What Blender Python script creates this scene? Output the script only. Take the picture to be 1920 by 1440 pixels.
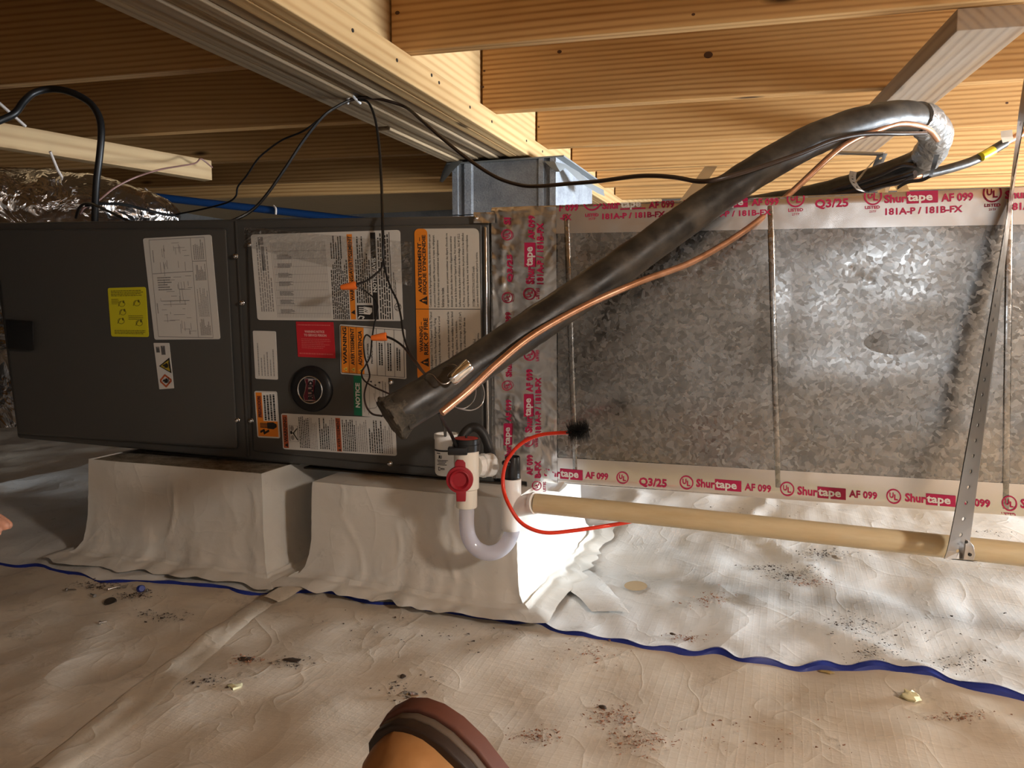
import bpy, bmesh, math, random
import numpy as np
from mathutils import Vector, Matrix, noise
R = random.Random(7)
for o in list(bpy.data.objects): bpy.data.objects.remove(o)
SC = bpy.context.scene
COL = SC.collection

# ------------------------------------------------------------------ camera, world, light, exposure
F_PX = 1442.0
YAW, PITCH = math.radians(19.45), math.radians(5.43)
CAM = Vector((0, -1.5, 0.585))
cd = bpy.data.cameras.new('camera'); cd.sensor_width = 36; cd.lens = 36 * F_PX / 1920
cd.clip_start = 0.02
cam = bpy.data.objects.new('camera', cd); COL.objects.link(cam)
cam.location = CAM; cam.rotation_euler = (math.pi / 2 - PITCH, 0, YAW)
SC.camera = cam
vs = SC.view_settings
vs.view_transform = 'Standard'; vs.look = 'None'; vs.gamma = 1; vs.use_curve_mapping = False
vs.exposure = 0.0
W = bpy.data.worlds.new('world'); SC.world = W; W.use_nodes = True
W.node_tree.nodes['Background'].inputs[0].default_value = (0.75, 0.85, 1.0, 1)
W.node_tree.nodes['Background'].inputs[1].default_value = 0.25

def area(name, loc, target, size, power, col, size_y=None, spread=math.pi):
    l = bpy.data.lights.new(name, 'AREA'); l.energy = power; l.color = col
    l.shape = 'RECTANGLE' if size_y else 'DISK'; l.size = size
    if size_y: l.size_y = size_y
    l.spread = spread
    o = bpy.data.objects.new(name, l); COL.objects.link(o); o.location = loc
    o.rotation_euler = (Vector(target) - Vector(loc)).to_track_quat('-Z', 'Y').to_euler()
    return o
# daylight coming in through the access opening in the right wall
area('access_daylight', (3.55, 1.30, 0.35), (-0.5, 0.75, 0.25), 1.3, 440, (0.82, 0.91, 1.0), 0.58)
# source behind the camera for the duct's highlight; the unseen vent is added
area('added_vent_light', (0.50, -3.42, 0.76), (0.50, 0.0, 0.70), 0.5, 2.6, (0.88, 0.94, 1.0), 0.22)
# work lamp hung under the joists to the right of the photographer
wl = bpy.data.lights.new('work_lamp', 'POINT'); wl.energy = 92; wl.color = (1.0, 0.94, 0.87); wl.shadow_soft_size = 0.10
wo = bpy.data.objects.new('work_lamp', wl); COL.objects.link(wo); wo.location = (1.6, -1.45, 1.165)

# ------------------------------------------------------------------ pixel rays -> points on real planes
cy, sy, cp, sp = math.cos(YAW), math.sin(YAW), math.cos(PITCH), math.sin(PITCH)
FW = Vector((-sy * cp, cy * cp, -sp)); RT = Vector((cy, sy, 0)); UP = RT.cross(FW)
def ray(u, v): return FW + RT * ((u - 960) / F_PX) + UP * ((720 - v) / F_PX)
def PY(u, v, y): r = ray(u, v); return CAM + r * ((y - CAM.y) / r.y)
def PZ(u, v, z): r = ray(u, v); return CAM + r * ((z - CAM.z) / r.z)
def PX(u, v, x): r = ray(u, v); return CAM + r * ((x - CAM.x) / r.x)
def PD(u, v, d): return CAM + ray(u, v) * d
def PN(u, v, p0, n): r = ray(u, v); return CAM + r * ((p0 - CAM).dot(n) / r.dot(n))

# ------------------------------------------------------------------ mesh builder
ORG = {}
class MB:
    def __init__(s): s.v = []; s.f = []; s.m = []
    def add(s, vs_, fs, mi=0):
        b = len(s.v); s.v += [Vector(p) for p in vs_]
        s.f += [[i + b for i in f] for f in fs]; s.m += [mi] * len(fs); return s
    def poly(s, pts, mi=0): return s.add(pts, [list(range(len(pts)))], mi)
    def hexa(s, a, b, mi=0):           # two quads (front loop a, back loop b)
        n = len(a)
        fs = [list(range(n)), list(range(2 * n - 1, n - 1, -1))]
        fs += [[i, n + i, n + (i + 1) % n, (i + 1) % n] for i in range(n)]
        return s.add(list(a) + list(b), fs, mi)
    def box(s, x0, x1, y0, y1, z0, z1, mi=0):
        a = [(x0, y0, z0), (x1, y0, z0), (x1, y0, z1), (x0, y0, z1)]
        b = [(x0, y1, z0), (x1, y1, z0), (x1, y1, z1), (x0, y1, z1)]
        return s.hexa(a, b, mi)
    def grid(s, pts, mi=0, closed_u=False):    # pts[i][j]
        n, m = len(pts), len(pts[0]); b = len(s.v)
        for r in pts: s.v += [Vector(p) for p in r]
        for i in range(n if closed_u else n - 1):
            for j in range(m - 1):
                i2 = (i + 1) % n
                s.f.append([b + i * m + j, b + i2 * m + j, b + i2 * m + j + 1, b + i * m + j + 1]); s.m.append(mi)
        return s
    def tube(s, pts, r, n=10, mi=0, cap=True, wob=None):
        pts = [Vector(p) for p in pts]; L = len(pts)
        rs = r if isinstance(r, (list, tuple)) else [r] * L
        t = [(pts[min(i + 1, L - 1)] - pts[max(i - 1, 0)]).normalized() for i in range(L)]
        nn = t[0].orthogonal().normalized(); rings = []
        for i in range(L):
            nn = (nn - t[i] * nn.dot(t[i])).normalized(); bb = t[i].cross(nn)
            rr = []
            for k in range(n):
                a = 2 * math.pi * k / n; q = rs[i]
                if wob: q *= wob(i, k, pts[i] + (nn * math.cos(a) + bb * math.sin(a)) * q)
                rr.append(pts[i] + (nn * math.cos(a) + bb * math.sin(a)) * q)
            rings.append(rr)
        b = len(s.v)
        for rr in rings: s.v += rr
        for i in range(L - 1):
            for k in range(n):
                k2 = (k + 1) % n
                s.f.append([b + i * n + k, b + i * n + k2, b + (i + 1) * n + k2, b + (i + 1) * n + k]); s.m.append(mi)
        if cap:
            s.f.append([b + k for k in range(n - 1, -1, -1)]); s.m.append(mi)
            s.f.append([b + (L - 1) * n + k for k in range(n)]); s.m.append(mi)
        return s
    def lathe(s, prof, o, ax, n=24, mi=0, ref=None):   # prof: (radius, height along ax)
        o = Vector(o); ax = Vector(ax).normalized(); e = Vector(ref) if ref else ax.orthogonal(); e = (e - ax * e.dot(ax)).normalized()
        g = ax.cross(e); pts = []
        for k in range(n):
            a = 2 * math.pi * k / n; d = e * math.cos(a) + g * math.sin(a)
            pts.append([o + d * r + ax * h for r, h in prof])
        return s.grid(pts, mi, True)
def children_origin(parent): return ORG.get(parent.name, Vector((0, 0, 0)))
def build(name, mb, mats, parent=None, smooth=False, origin=None, bevel=0, rotz=0.0):
    me = bpy.data.meshes.new(name)
    if parent is not None: org = children_origin(parent)
    elif origin is not None: org = Vector(origin)
    else:
        a = np.array([tuple(p) for p in mb.v]); org = Vector(((a[:, 0].min() + a[:, 0].max()) / 2, (a[:, 1].min() + a[:, 1].max()) / 2, a[:, 2].min()))
    RM = Matrix.Rotation(-rotz, 3, 'Z')
    me.from_pydata([RM @ (p - org) for p in mb.v], [], mb.f)
    if not isinstance(mats, (list, tuple)): mats = [mats]
    for m in mats: me.materials.append(m)
    me.polygons.foreach_set('material_index', mb.m)
    bm = bmesh.new(); bm.from_mesh(me)
    if bevel:
        bmesh.ops.remove_doubles(bm, verts=bm.verts, dist=1e-6)
        es = [e for e in bm.edges if len(e.link_faces) == 2 and e.calc_face_angle(0) > 0.6]
        bmesh.ops.bevel(bm, geom=es, offset=bevel, segments=3, affect='EDGES', profile=0.5)
    bmesh.ops.recalc_face_normals(bm, faces=bm.faces)
    bm.to_mesh(me); bm.free()
    if smooth:
        me.polygons.foreach_set('use_smooth', [True] * len(me.polygons)); me.set_sharp_from_angle(angle=math.radians(42))
    o = bpy.data.objects.new(name, me); COL.objects.link(o)
    ORG[o.name] = org
    if parent is not None: o.parent = parent
    else: o.location = org
    if rotz: o.rotation_euler.z = rotz
    return o
def tag(o, label, cat, group=None, kind=None):
    o['label'] = label; o['category'] = cat
    if group: o['group'] = group
    if kind: o['kind'] = kind
    return o
def thing(name, loc, label, cat, group=None):
    o = bpy.data.objects.new(name, None); COL.objects.link(o); o.empty_display_size = 0.05
    o.location = loc; ORG[o.name] = Vector(loc); return tag(o, label, cat, group)
def struct(name, mb, mats, **k):
    o = build(name, mb, mats, **k); o['kind'] = 'structure'; return o
def spline(pts, n=8):
    pts = [Vector(p) for p in pts]; out = []
    q = [pts[0] * 2 - pts[1]] + pts + [pts[-1] * 2 - pts[-2]]
    for i in range(1, len(q) - 2):
        for k in range(n):
            t = k / n; a, b, c, d = q[i - 1:i + 3]
            out.append(0.5 * ((2 * b) + (c - a) * t + (2 * a - 5 * b + 4 * c - d) * t * t + (3 * b - a - 3 * c + d) * t ** 3))
    out.append(pts[-1]); return out
def pxs(lst, n=8): return spline([PD(u, v, d) for u, v, d in lst], n)
def fbm(p, s, o=3):
    return noise.fractal(Vector(p) * s, 0.6, 2.0, o)

# ------------------------------------------------------------------ materials
def mat(name, col, rough=0.5, metal=0.0, spec=0.5, trans=0.0, ior=1.45, coat=0.0, alpha=1.0):
    m = bpy.data.materials.new(name); m.use_nodes = True
    b = m.node_tree.nodes['Principled BSDF']
    b.inputs['Base Color'].default_value = (*col, 1); b.inputs['Roughness'].default_value = rough
    b.inputs['Metallic'].default_value = metal; b.inputs['Specular IOR Level'].default_value = spec
    b.inputs['Transmission Weight'].default_value = trans; b.inputs['IOR'].default_value = ior
    b.inputs['Coat Weight'].default_value = coat; b.inputs['Alpha'].default_value = alpha
    return m
class NT:
    def __init__(s, m): s.m = m; s.t = m.node_tree; s.b = s.t.nodes['Principled BSDF']
    def n(s, typ, **k):
        nd = s.t.nodes.new('ShaderNode' + typ)
        for a, v in k.items(): setattr(nd, a, v)
        return nd
    def l(s, a, b): s.t.links.new(a, b)
    def coords(s, scale=(1, 1, 1), rnd=False):
        tc = s.n('TexCoord'); mp = s.n('Mapping'); mp.inputs['Scale'].default_value = scale
        s.l(tc.outputs['Object'], mp.inputs['Vector'])
        if rnd:
            oi = s.n('ObjectInfo'); vm = s.n('VectorMath', operation='SCALE'); vm.inputs[0].default_value = (7.3, 5.1, 9.7)
            s.l(oi.outputs['Random'], vm.inputs['Scale']); ad = s.n('VectorMath', operation='ADD')
            s.l(tc.outputs['Object'], ad.inputs[0]); s.l(vm.outputs[0], ad.inputs[1]); s.l(ad.outputs[0], mp.inputs['Vector'])
        return mp.outputs[0]
    def noise(s, vec, scale, detail=4, rough=0.55, dist=0.0):
        x = s.n('TexNoise'); x.inputs['Scale'].default_value = scale; x.inputs['Detail'].default_value = detail
        x.inputs['Roughness'].default_value = rough; x.inputs['Distortion'].default_value = dist
        s.l(vec, x.inputs['Vector']); return x.outputs[0]
    def ramp(s, fac, stops):
        r = s.n('ValToRGB'); e = r.color_ramp.elements
        while len(e) < len(stops): e.new(0.5)
        for i, (p, c) in enumerate(stops):
            e[i].position = p; e[i].color = (*c, 1) if isinstance(c, tuple) else (c, c, c, 1)
        s.l(fac, r.inputs[0]); return r.outputs[0]
    def mix(s, fac, a, b, mode='MIX'):
        x = s.n('Mix', data_type='RGBA', blend_type=mode)
        for sock, v in ((x.inputs[0], fac), (x.inputs[6], a), (x.inputs[7], b)):
            if hasattr(v, 'links'): s.l(v, sock)
            else: sock.default_value = (*v, 1) if isinstance(v, tuple) else v
        return x.outputs[2]
    def math(s, op, a, b=0.0):
        x = s.n('Math', operation=op)
        for sock, v in ((x.inputs[0], a), (x.inputs[1], b)):
            if hasattr(v, 'links'): s.l(v, sock)
            else: sock.default_value = v
        return x.outputs[0]
    def bump(s, h, strength, dist=0.01):
        x = s.n('Bump'); x.inputs['Strength'].default_value = strength; x.inputs['Distance'].default_value = dist
        s.l(h, x.inputs['Height']); s.l(x.outputs[0], s.b.inputs['Normal'])
    def col(s, c): s.l(c, s.b.inputs['Base Color'])
    def rgh(s, c): s.l(c, s.b.inputs['Roughness'])

def wood(name, light, dark, axis=0, ring=15.0, stain=None, rough=0.6, knots=True):
    m = mat(name, light, rough, spec=0.3); t = NT(m)
    sc = [1, 1, 1]; sc[axis] = 0.09
    v = t.coords(tuple(sc), True)
    n1 = t.noise(v, 3.2, 2, 0.5, 0.2)
    n2 = t.noise(v, 90.0, 3, 0.6)
    sx = t.n('SeparateXYZ'); t.l(v, sx.inputs[0])
    cr = t.math('ADD', sx.outputs[1 - axis], sx.outputs[2])
    ph = t.math('ADD', t.math('MULTIPLY', cr, ring * 26.0), t.math('MULTIPLY', n1, 40.0 if axis == 0 else 12.0))
    w = t.math('SINE', ph)
    w = t.math('ADD', t.math('MULTIPLY', w, 0.5), 0.5)
    w = t.math('POWER', w, 2.0)
    w = t.math('ADD', t.math('MULTIPLY', w, 0.62), t.math('MULTIPLY', n2, 0.42))
    c = t.ramp(w, [(0.12, light), (0.62, tuple(0.45 * a + 0.55 * b for a, b in zip(light, dark))), (1.0, dark)])
    big = t.noise(t.coords((1, 1, 1), True), 2.5, 3)
    c = t.mix(t.ramp(big, [(0.35, 0.0), (0.75, 0.55)]), c, tuple(0.78 * x for x in light), 'MIX')
    if knots:
        kc = [6, 6, 6]; kc[axis] = 1.6
        vo = t.n('TexVoronoi'); vo.inputs['Scale'].default_value = 1.0; vo.inputs['Randomness'].default_value = 1.0
        t.l(t.coords(tuple(kc), True), vo.inputs['Vector'])
        k = t.ramp(vo.outputs['Distance'], [(0.04, 1.0), (0.085, 0.0)])
        c = t.mix(k, c, tuple(0.22 * x for x in dark))
    if stain:
        st = t.noise(t.coords(tuple(sc), True), 9.0, 5, 0.65)
        c = t.mix(t.ramp(st, [(0.38, 0.0), (0.62, 0.85)]), c, stain)
    t.col(c); t.bump(w, 0.25, 0.002)
    return m
PINE = wood('pine_joist', (0.62, 0.36, 0.14), (0.30, 0.125, 0.032), 0, ring=15)
PINE_Y = wood('pine_pale', (0.66, 0.45, 0.22), (0.46, 0.26, 0.10), 1, ring=10)
PINE_B = wood('pine_beam_ply', (0.40, 0.29, 0.17), (0.20, 0.13, 0.07), 1, ring=9, stain=(0.24, 0.175, 0.115))
BOARD = wood('pine_board_grey', (0.40, 0.27, 0.16), (0.20, 0.12, 0.07), 1, ring=10, stain=(0.33, 0.26, 0.20))
BOARDL = wood('pine_board', (0.50, 0.34, 0.17), (0.34, 0.20, 0.09), 1, ring=7)
KNOT_NAIL = mat('knot_and_nail', (0.075, 0.028, 0.010), 0.6)
SUBF = wood('subfloor', (0.42, 0.29, 0.15), (0.30, 0.18, 0.08), 0, ring=8, knots=False)

def concrete(name, a, b, scale=18, bump=0.6):
    m = mat(name, a, 0.9, spec=0.2); t = NT(m); v = t.coords()
    n = t.noise(v, scale, 6, 0.65); n2 = t.noise(v, scale * 14, 3, 0.7)
    t.col(t.ramp(t.math('ADD', t.math('MULTIPLY', n, 0.6), t.math('MULTIPLY', n2, 0.4)), [(0.35, b), (0.62, a)]))
    t.bump(n2, bump, 0.004); return m
CMU = concrete('concrete_block_grey', (0.38, 0.41, 0.45), (0.22, 0.24, 0.27), 12, 0.9)
CMUB = concrete('concrete_block_brown', (0.42, 0.36, 0.27), (0.10, 0.08, 0.06), 30, 0.9)
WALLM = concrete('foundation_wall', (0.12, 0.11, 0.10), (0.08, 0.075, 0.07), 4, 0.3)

def liner(name, base, dirt, amount=0.5, rough=0.38, weave=True):
    m = mat(name, base, rough, spec=0.45); t = NT(m); v = t.coords()
    n = t.noise(v, 2.2, 6, 0.62, 0.4); n2 = t.noise(v, 11, 6, 0.7, 0.5); n3 = t.noise(v, 120, 3, 0.7)
    a = t.ramp(n, [(0.36, 0.0), (0.70, amount)])
    c = t.mix(a, base, dirt)
    s2 = t.math('MULTIPLY', t.ramp(n2, [(0.56, 0.0), (0.72, 1.0)]), t.ramp(n3, [(0.45, 0.0), (0.62, 0.55 * amount + 0.15)]))
    c = t.mix(s2, c, tuple(0.33 * x for x in dirt))
    t.col(c)
    h = t.math('MULTIPLY', n2, 0.6)
    for sc_, am in ((3.2, 0.30), (7.5, 0.16)):
        nr = t.noise(v, sc_, 2, 0.5, 0.8); rd = t.math('SUBTRACT', 1.0, t.math('ABSOLUTE', t.math('MULTIPLY', t.math('SUBTRACT', nr, 0.5), 2.0)))
        h = t.math('ADD', h, t.math('MULTIPLY', t.math('POWER', rd, 26.0), am))
    if weave:
        for ax_sc in ((260, 0.0, 0.0), (0.0, 330, 0.0)):
            wv = t.n('TexWave', wave_type='BANDS', bands_direction='X' if ax_sc[0] else 'Y'); wv.inputs['Scale'].default_value = 26
            wv.inputs['Distortion'].default_value = 0.3
            t.l(v, wv.inputs['Vector']); h = t.math('ADD', h, t.math('MULTIPLY', t.math('POWER', wv.outputs['Fac'], 12.0), 0.03))
    t.bump(h, 0.30, 0.006); t.rgh(t.ramp(n2, [(0.3, rough - 0.08), (0.8, rough + 0.2)]))
    return m
LINER = liner('liner_white', (0.80, 0.79, 0.76), (0.58, 0.50, 0.40), 0.45, 0.32)
LINER_T = liner('liner_tan', (0.71, 0.63, 0.52), (0.47, 0.35, 0.22), 0.68, 0.34)
LINER_W = liner('liner_wrap', (0.72, 0.69, 0.63), (0.50, 0.42, 0.32), 0.35, 0.42, False)
LTAPE = liner('liner_tape', (0.70, 0.62, 0.50), (0.44, 0.32, 0.20), 0.5, 0.28, False)
BLUE = mat('liner_blue_back', (0.015, 0.03, 0.22), 0.5)

def galv(name, lo, hi, rough=(0.20, 0.42), scale=55):
    m = mat(name, hi, 0.3, 1.0); t = NT(m); v = t.coords()
    nz = t.n('TexNoise'); nz.inputs['Scale'].default_value = 40; t.l(v, nz.inputs['Vector'])
    vv = t.n('VectorMath', operation='MULTIPLY_ADD'); vv.inputs[1].default_value = (0.03, 0.03, 0.03)
    t.l(nz.outputs['Color'], vv.inputs[0]); t.l(v, vv.inputs[2])
    vo = t.n('TexVoronoi'); vo.inputs['Scale'].default_value = scale; t.l(vv.outputs[0], vo.inputs['Vector'])
    sp_ = t.n('SeparateColor'); t.l(vo.outputs['Color'], sp_.inputs[0])
    big = t.noise(v, 3.0, 4, 0.6)
    fac = t.math('ADD', t.math('MULTIPLY', sp_.outputs[0], 0.42), t.math('MULTIPLY', big, 0.5))
    t.col(t.ramp(fac, [(0.25, lo), (0.85, hi)])); t.rgh(t.ramp(sp_.outputs[1], [(0.0, rough[0]), (1.0, rough[1])]))
    w = t.noise(v, 5.0, 2, 0.4)
    t.bump(t.math('ADD', w, t.math('MULTIPLY', sp_.outputs[2], 0.012)), 0.20, 0.03)
    return m
GALV = galv('galvanized_sheet', (0.30, 0.295, 0.285), (0.60, 0.59, 0.575), (0.17, 0.33), 140)
STEEL = mat('galvanized_strap', (0.50, 0.48, 0.46), 0.34, 1.0)
CHROME = mat('chrome', (0.85, 0.85, 0.86), 0.12, 1.0)
def foil(name, col, rough, scale, strength, tint=None):
    m = mat(name, col, rough, 1.0); t = NT(m); v = t.coords()
    a = t.noise(v, scale, 3, 0.5, 1.2); vo = t.n('TexVoronoi', feature='DISTANCE_TO_EDGE'); vo.inputs['Scale'].default_value = scale * 1.3
    t.l(v, vo.inputs['Vector']); t.bump(t.math('ADD', a, t.math('MULTIPLY', vo.outputs[0], 0.5)), strength, 0.02)
    return m
FOILT = foil('foil_tape', (0.88, 0.86, 0.84), 0.26, 6, 0.04)
FOILV = foil('foil_tape_wrinkled', (0.90, 0.90, 0.90), 0.22, 7, 0.22)
FOILD = foil('foil_duct_wrap', (0.80, 0.79, 0.80), 0.16, 12, 0.9)
MAG = mat('magenta_print', (0.46, 0.012, 0.075), 0.45)
WPRINT = mat('white_print', (0.80, 0.77, 0.72), 0.4, 0.3)

PAINT = mat('grey_enamel', (0.070, 0.067, 0.062), 0.34, spec=0.5)
t = NT(PAINT); t.bump(t.noise(t.coords(), 3.5, 2), 0.10, 0.02)
BLACK = mat('black_plastic', (0.012, 0.012, 0.013), 0.35)
BLACKR = mat('black_rubber', (0.020, 0.018, 0.016), 0.5)
WIRE = mat('black_wire', (0.010, 0.009, 0.009), 0.4)
SHEATH = mat('brown_cable_sheath', (0.035, 0.020, 0.014), 0.35)
REDW = mat('brown_red_wire', (0.20, 0.10, 0.08), 0.5)
LABELW = mat('label_white', (0.62, 0.60, 0.56), 0.4)
LABELC = mat('label_cream', (0.60, 0.56, 0.49), 0.4)
LYEL = mat('label_yellow', (0.62, 0.56, 0.02), 0.4)
LRED = mat('label_red', (0.52, 0.02, 0.03), 0.4)
LORG = mat('label_orange', (0.78, 0.24, 0.02), 0.4)
LRST = mat('label_rust', (0.42, 0.085, 0.025), 0.4)
LGRN = mat('label_green', (0.010, 0.16, 0.075), 0.4)
INK = mat('ink_black', (0.018, 0.017, 0.016), 0.5)
INKG = mat('ink_grey', (0.26, 0.245, 0.235), 0.5)
INKL = mat('ink_pale_red', (0.75, 0.42, 0.38), 0.5)
WHITE = mat('print_white', (0.75, 0.74, 0.70), 0.45)
PVC = mat('pvc_white', (0.88, 0.87, 0.84), 0.28)
PVCC = mat('pvc_cream', (0.86, 0.81, 0.71), 0.28)
m = PVCT = mat('pvc_tan', (0.62, 0.50, 0.30), 0.38); t = NT(m)
t.col(t.ramp(t.noise(t.coords((1, 6, 6)), 5, 5, 0.6), [(0.35, (0.56, 0.43, 0.24)), (0.65, (0.70, 0.58, 0.37))]))
CLEAR = mat('clear_vinyl', (0.86, 0.86, 0.95), 0.08, trans=0.60, ior=1.2, coat=0.6)
REDP = mat('red_rubber', (0.34, 0.012, 0.022), 0.45)
REDD = mat('red_disc', (0.50, 0.05, 0.04), 0.35)
REDC = mat('red_cable', (0.80, 0.045, 0.018), 0.28)
ORNUT = mat('orange_plastic', (0.95, 0.20, 0.03), 0.4)
m = COPPER = mat('copper', (0.62, 0.32, 0.19), 0.34, 0.85); t = NT(m)
t.col(t.ramp(t.noise(t.coords(), 24, 4, 0.6), [(0.3, (0.42, 0.20, 0.10)), (0.7, (0.74, 0.42, 0.28))]))
m = INSUL = mat('insulation_black', (0.03, 0.027, 0.023), 0.45); t = NT(m)
nn_ = t.noise(t.coords(), 14, 6, 0.65); t.col(t.ramp(nn_, [(0.40, (0.018, 0.016, 0.014)), (0.72, (0.085, 0.068, 0.050))]))
t.bump(nn_, 0.25, 0.004); t.rgh(t.ramp(nn_, [(0.3, 0.30), (0.7, 0.55)]))
m = INSULG = mat('insulation_dusty', (0.07, 0.06, 0.045), 0.8); t = NT(m)
nn_ = t.noise(t.coords(), 40, 6, 0.7); t.col(t.ramp(nn_, [(0.35, (0.022, 0.02, 0.016)), (0.75, (0.16, 0.13, 0.095))])); t.bump(nn_, 0.9, 0.01)
DUCTT = foil('grey_duct_tape', (0.30, 0.29, 0.28), 0.32, 26, 0.5); DUCTT.node_tree.nodes['Principled BSDF'].inputs['Metallic'].default_value = 0.5
PEXB = mat('blue_pex', (0.005, 0.032, 0.11), 0.35)
FELT = mat('grey_felt', (0.22, 0.24, 0.25), 0.8)
m = LEATHER = mat('tan_leather', (0.50, 0.25, 0.085), 0.45); t = NT(m)
nn_ = t.noise(t.coords(), 9, 5, 0.6); t.col(t.ramp(nn_, [(0.35, (0.30, 0.13, 0.04)), (0.65, (0.56, 0.29, 0.11))])); t.bump(t.noise(t.coords(), 160, 3), 0.15, 0.002)
SOLE = mat('brown_rubber_sole', (0.13, 0.045, 0.028), 0.6)
WELT = mat('dark_welt', (0.030, 0.016, 0.010), 0.5)
MIDS = mat('grey_midsole', (0.12, 0.085, 0.06), 0.55)
FOAM = mat('yellow_foam', (0.72, 0.66, 0.40), 0.8)
PLAST = mat('white_plastic_scrap', (0.80, 0.78, 0.72), 0.4)
DIRT = mat('dirt_crumb', (0.055, 0.035, 0.022), 0.9)
CLAY = mat('clay_crumb', (0.28, 0.12, 0.06), 0.9)
SKIN = mat('skin', (0.62, 0.30, 0.20), 0.5)

# ------------------------------------------------------------------ lettering
TXT = {}
def glyphs(s, bold):
    k = (s, bold)
    if k not in TXT:
        c = bpy.data.curves.new('txt', 'FONT'); c.body = s; c.offset = bold; c.resolution_u = 2 if len(s) < 24 else 1
        o = bpy.data.objects.new('txt', c); COL.objects.link(o)
        dg = bpy.context.evaluated_depsgraph_get(); me = bpy.data.meshes.new_from_object(o.evaluated_get(dg))
        v = np.array([x.co[:2] for x in me.vertices]) if len(me.vertices) else np.zeros((1, 2)); f = [list(p.vertices) for p in me.polygons]
        lo, hi = v.min(0), v.max(0); v = (v - lo) / np.maximum(hi - lo, 1e-6)
        bpy.data.objects.remove(o); bpy.data.curves.remove(c); bpy.data.meshes.remove(me)
        TXT[k] = (v, f)
    return TXT[k]
def text(mb, s, M, s0, s1, t0, t1, rot=False, bold=0.0, mi=0):
    """lettering filling the box s0..s1 (left-right) t0..t1 (top-bottom) of the map M; rot = read upwards"""
    v, f = glyphs(s, bold)
    if rot: pts = [M(s1 - b * (s1 - s0), t1 - a * (t1 - t0)) for a, b in v]
    else: pts = [M(s0 + a * (s1 - s0), t1 - b * (t1 - t0)) for a, b in v]
    mb.add(pts, f, mi)
def rect(mb, M, s0, s1, t0, t1, mi=0): mb.poly([M(s0, t1), M(s1, t1), M(s1, t0), M(s0, t0)], mi)
def ringm(mb, M, cs, ct, rs, rt_, w, mi=0, n=28):
    pts = []
    for k in range(n):
        a = 2 * math.pi * k / n
        pts.append([M(cs + math.cos(a) * rs * q, ct + math.sin(a) * rt_ * q) for q in (1, 1 - w)])
    mb.grid(pts, mi, True)
def disc(mb, M, cs, ct, rs, rt_, mi=0, n=24):
    mb.poly([M(cs + math.cos(-2 * math.pi * k / n) * rs, ct + math.sin(-2 * math.pi * k / n) * rt_) for k in range(n)], mi)
def tri(mb, M, pts, mi=0): mb.poly([M(*p) for p in pts], mi)
def line(mb, M, a, b, w, mi=0):
    (x0, y0), (x1, y1) = a, b; L = math.hypot(x1 - x0, y1 - y0) or 1; nx, ny = -(y1 - y0) / L * w / 2, (x1 - x0) / L * w / 2
    mb.poly([M(x0 + nx, y0 + ny), M(x1 + nx, y1 + ny), M(x1 - nx, y1 - ny), M(x0 - nx, y0 - ny)], mi)
def dashes(mb, M, s0, s1, t0, t1, n, rot=True, fill=0.55, mi=0, ragged=0.35, seed=1):
    """rows of unreadable small print"""
    r = random.Random(seed)
    for i in range(n):
        a, b = (i + 0.5 - fill / 2) / n, (i + 0.5 + fill / 2) / n
        x, end = 0.0, 1 - ragged * r.random() ** 2
        while x < end:
            w = 0.02 + 0.07 * r.random(); x2 = min(x + w, end)
            if rot: rect(mb, M, s0 + a * (s1 - s0), s0 + b * (s1 - s0), t1 - x2 * (t1 - t0), t1 - x * (t1 - t0), mi)
            else: rect(mb, M, s0 + x * (s1 - s0), s0 + x2 * (s1 - s0), t0 + a * (t1 - t0), t0 + b * (t1 - t0), mi)
            x = x2 + 0.012
def round_quad(M, rs, rt_, n=5):
    pts = []
    for cx, cy_, a0 in ((1 - rs, rt_, -90), (1 - rs, 1 - rt_, 0), (rs, 1 - rt_, 90), (rs, rt_, 180)):
        for k in range(n):
            a = math.radians(a0 + 90 * k / (n - 1)); pts.append(M(cx + rs * math.cos(a), cy_ + rt_ * math.sin(a)))
    return pts

# ================================================================== SETTING
ZJ, ZB, ZT = 1.205, 1.135, 1.442        # joist undersides, beam underside, subfloor
XL, XR, YF, YB = -5.0, 3.5, -3.4, 4.6
def fz(x, y):                            # gentle unevenness of the ground under the liner
    return 0.010 * fbm((x, y, 0.3), 1.6, 3) + 0.0075 * fbm((x, y, 4.0), 5.0, 3)
def crease(x, y):
    a = noise.noise(Vector((x * 2.2 + y * 1.3, y * 0.9 - x * 0.5, 2.2)))
    return 0.007 * max(0.0, 1 - abs(a) / 0.09)
EDGE = [(-420, 1010), (-200, 1022), (0, 1045), (60, 1052), (130, 1065), (190, 1080), (260, 1083), (330, 1090), (400, 1093), (450, 1103), (495, 1108), (550, 1109), (603, 1110), (680, 1122), (760, 1130), (840, 1140), (905, 1148), (960, 1158), (1010, 1164), (1060, 1185), (1130, 1192), (1200, 1205), (1270, 1212), (1340, 1213), (1400, 1230), (1480, 1235), (1560, 1233), (1640, 1238), (1720, 1250), (1800, 1270), (1920, 1298), (2100, 1345), (2500, 1440)]
EPX = [PZ(u, v, 0.0) for u, v in EDGE]
def edge_y(x):
    if x <= EPX[0].x: return EPX[0].y
    for a, b in zip(EPX, EPX[1:]):
        if a.x <= x <= b.x: return a.y + (b.y - a.y) * (x - a.x) / (b.x - a.x)
    return EPX[-1].y
nx, ny = 300, 320
mb = MB()
xs = [XL + (XR - XL) * i / nx for i in range(nx + 1)]; ys = [YF + (YB - YF) * j / ny for j in range(ny + 1)]
mb.grid([[(x, y, fz(x, y) - 0.005 + 0.6 * crease(x, y) - (0.02 if y > edge_y(x) + .05 else 0)) for y in ys] for x in xs])
struct('floor', mb, LINER_T, smooth=True, origin=(0, 0, 0))
mb = MB().box(XL, XR, YF, YB, ZT, ZT + 0.02); ceil = struct('ceiling', mb, SUBF)
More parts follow.
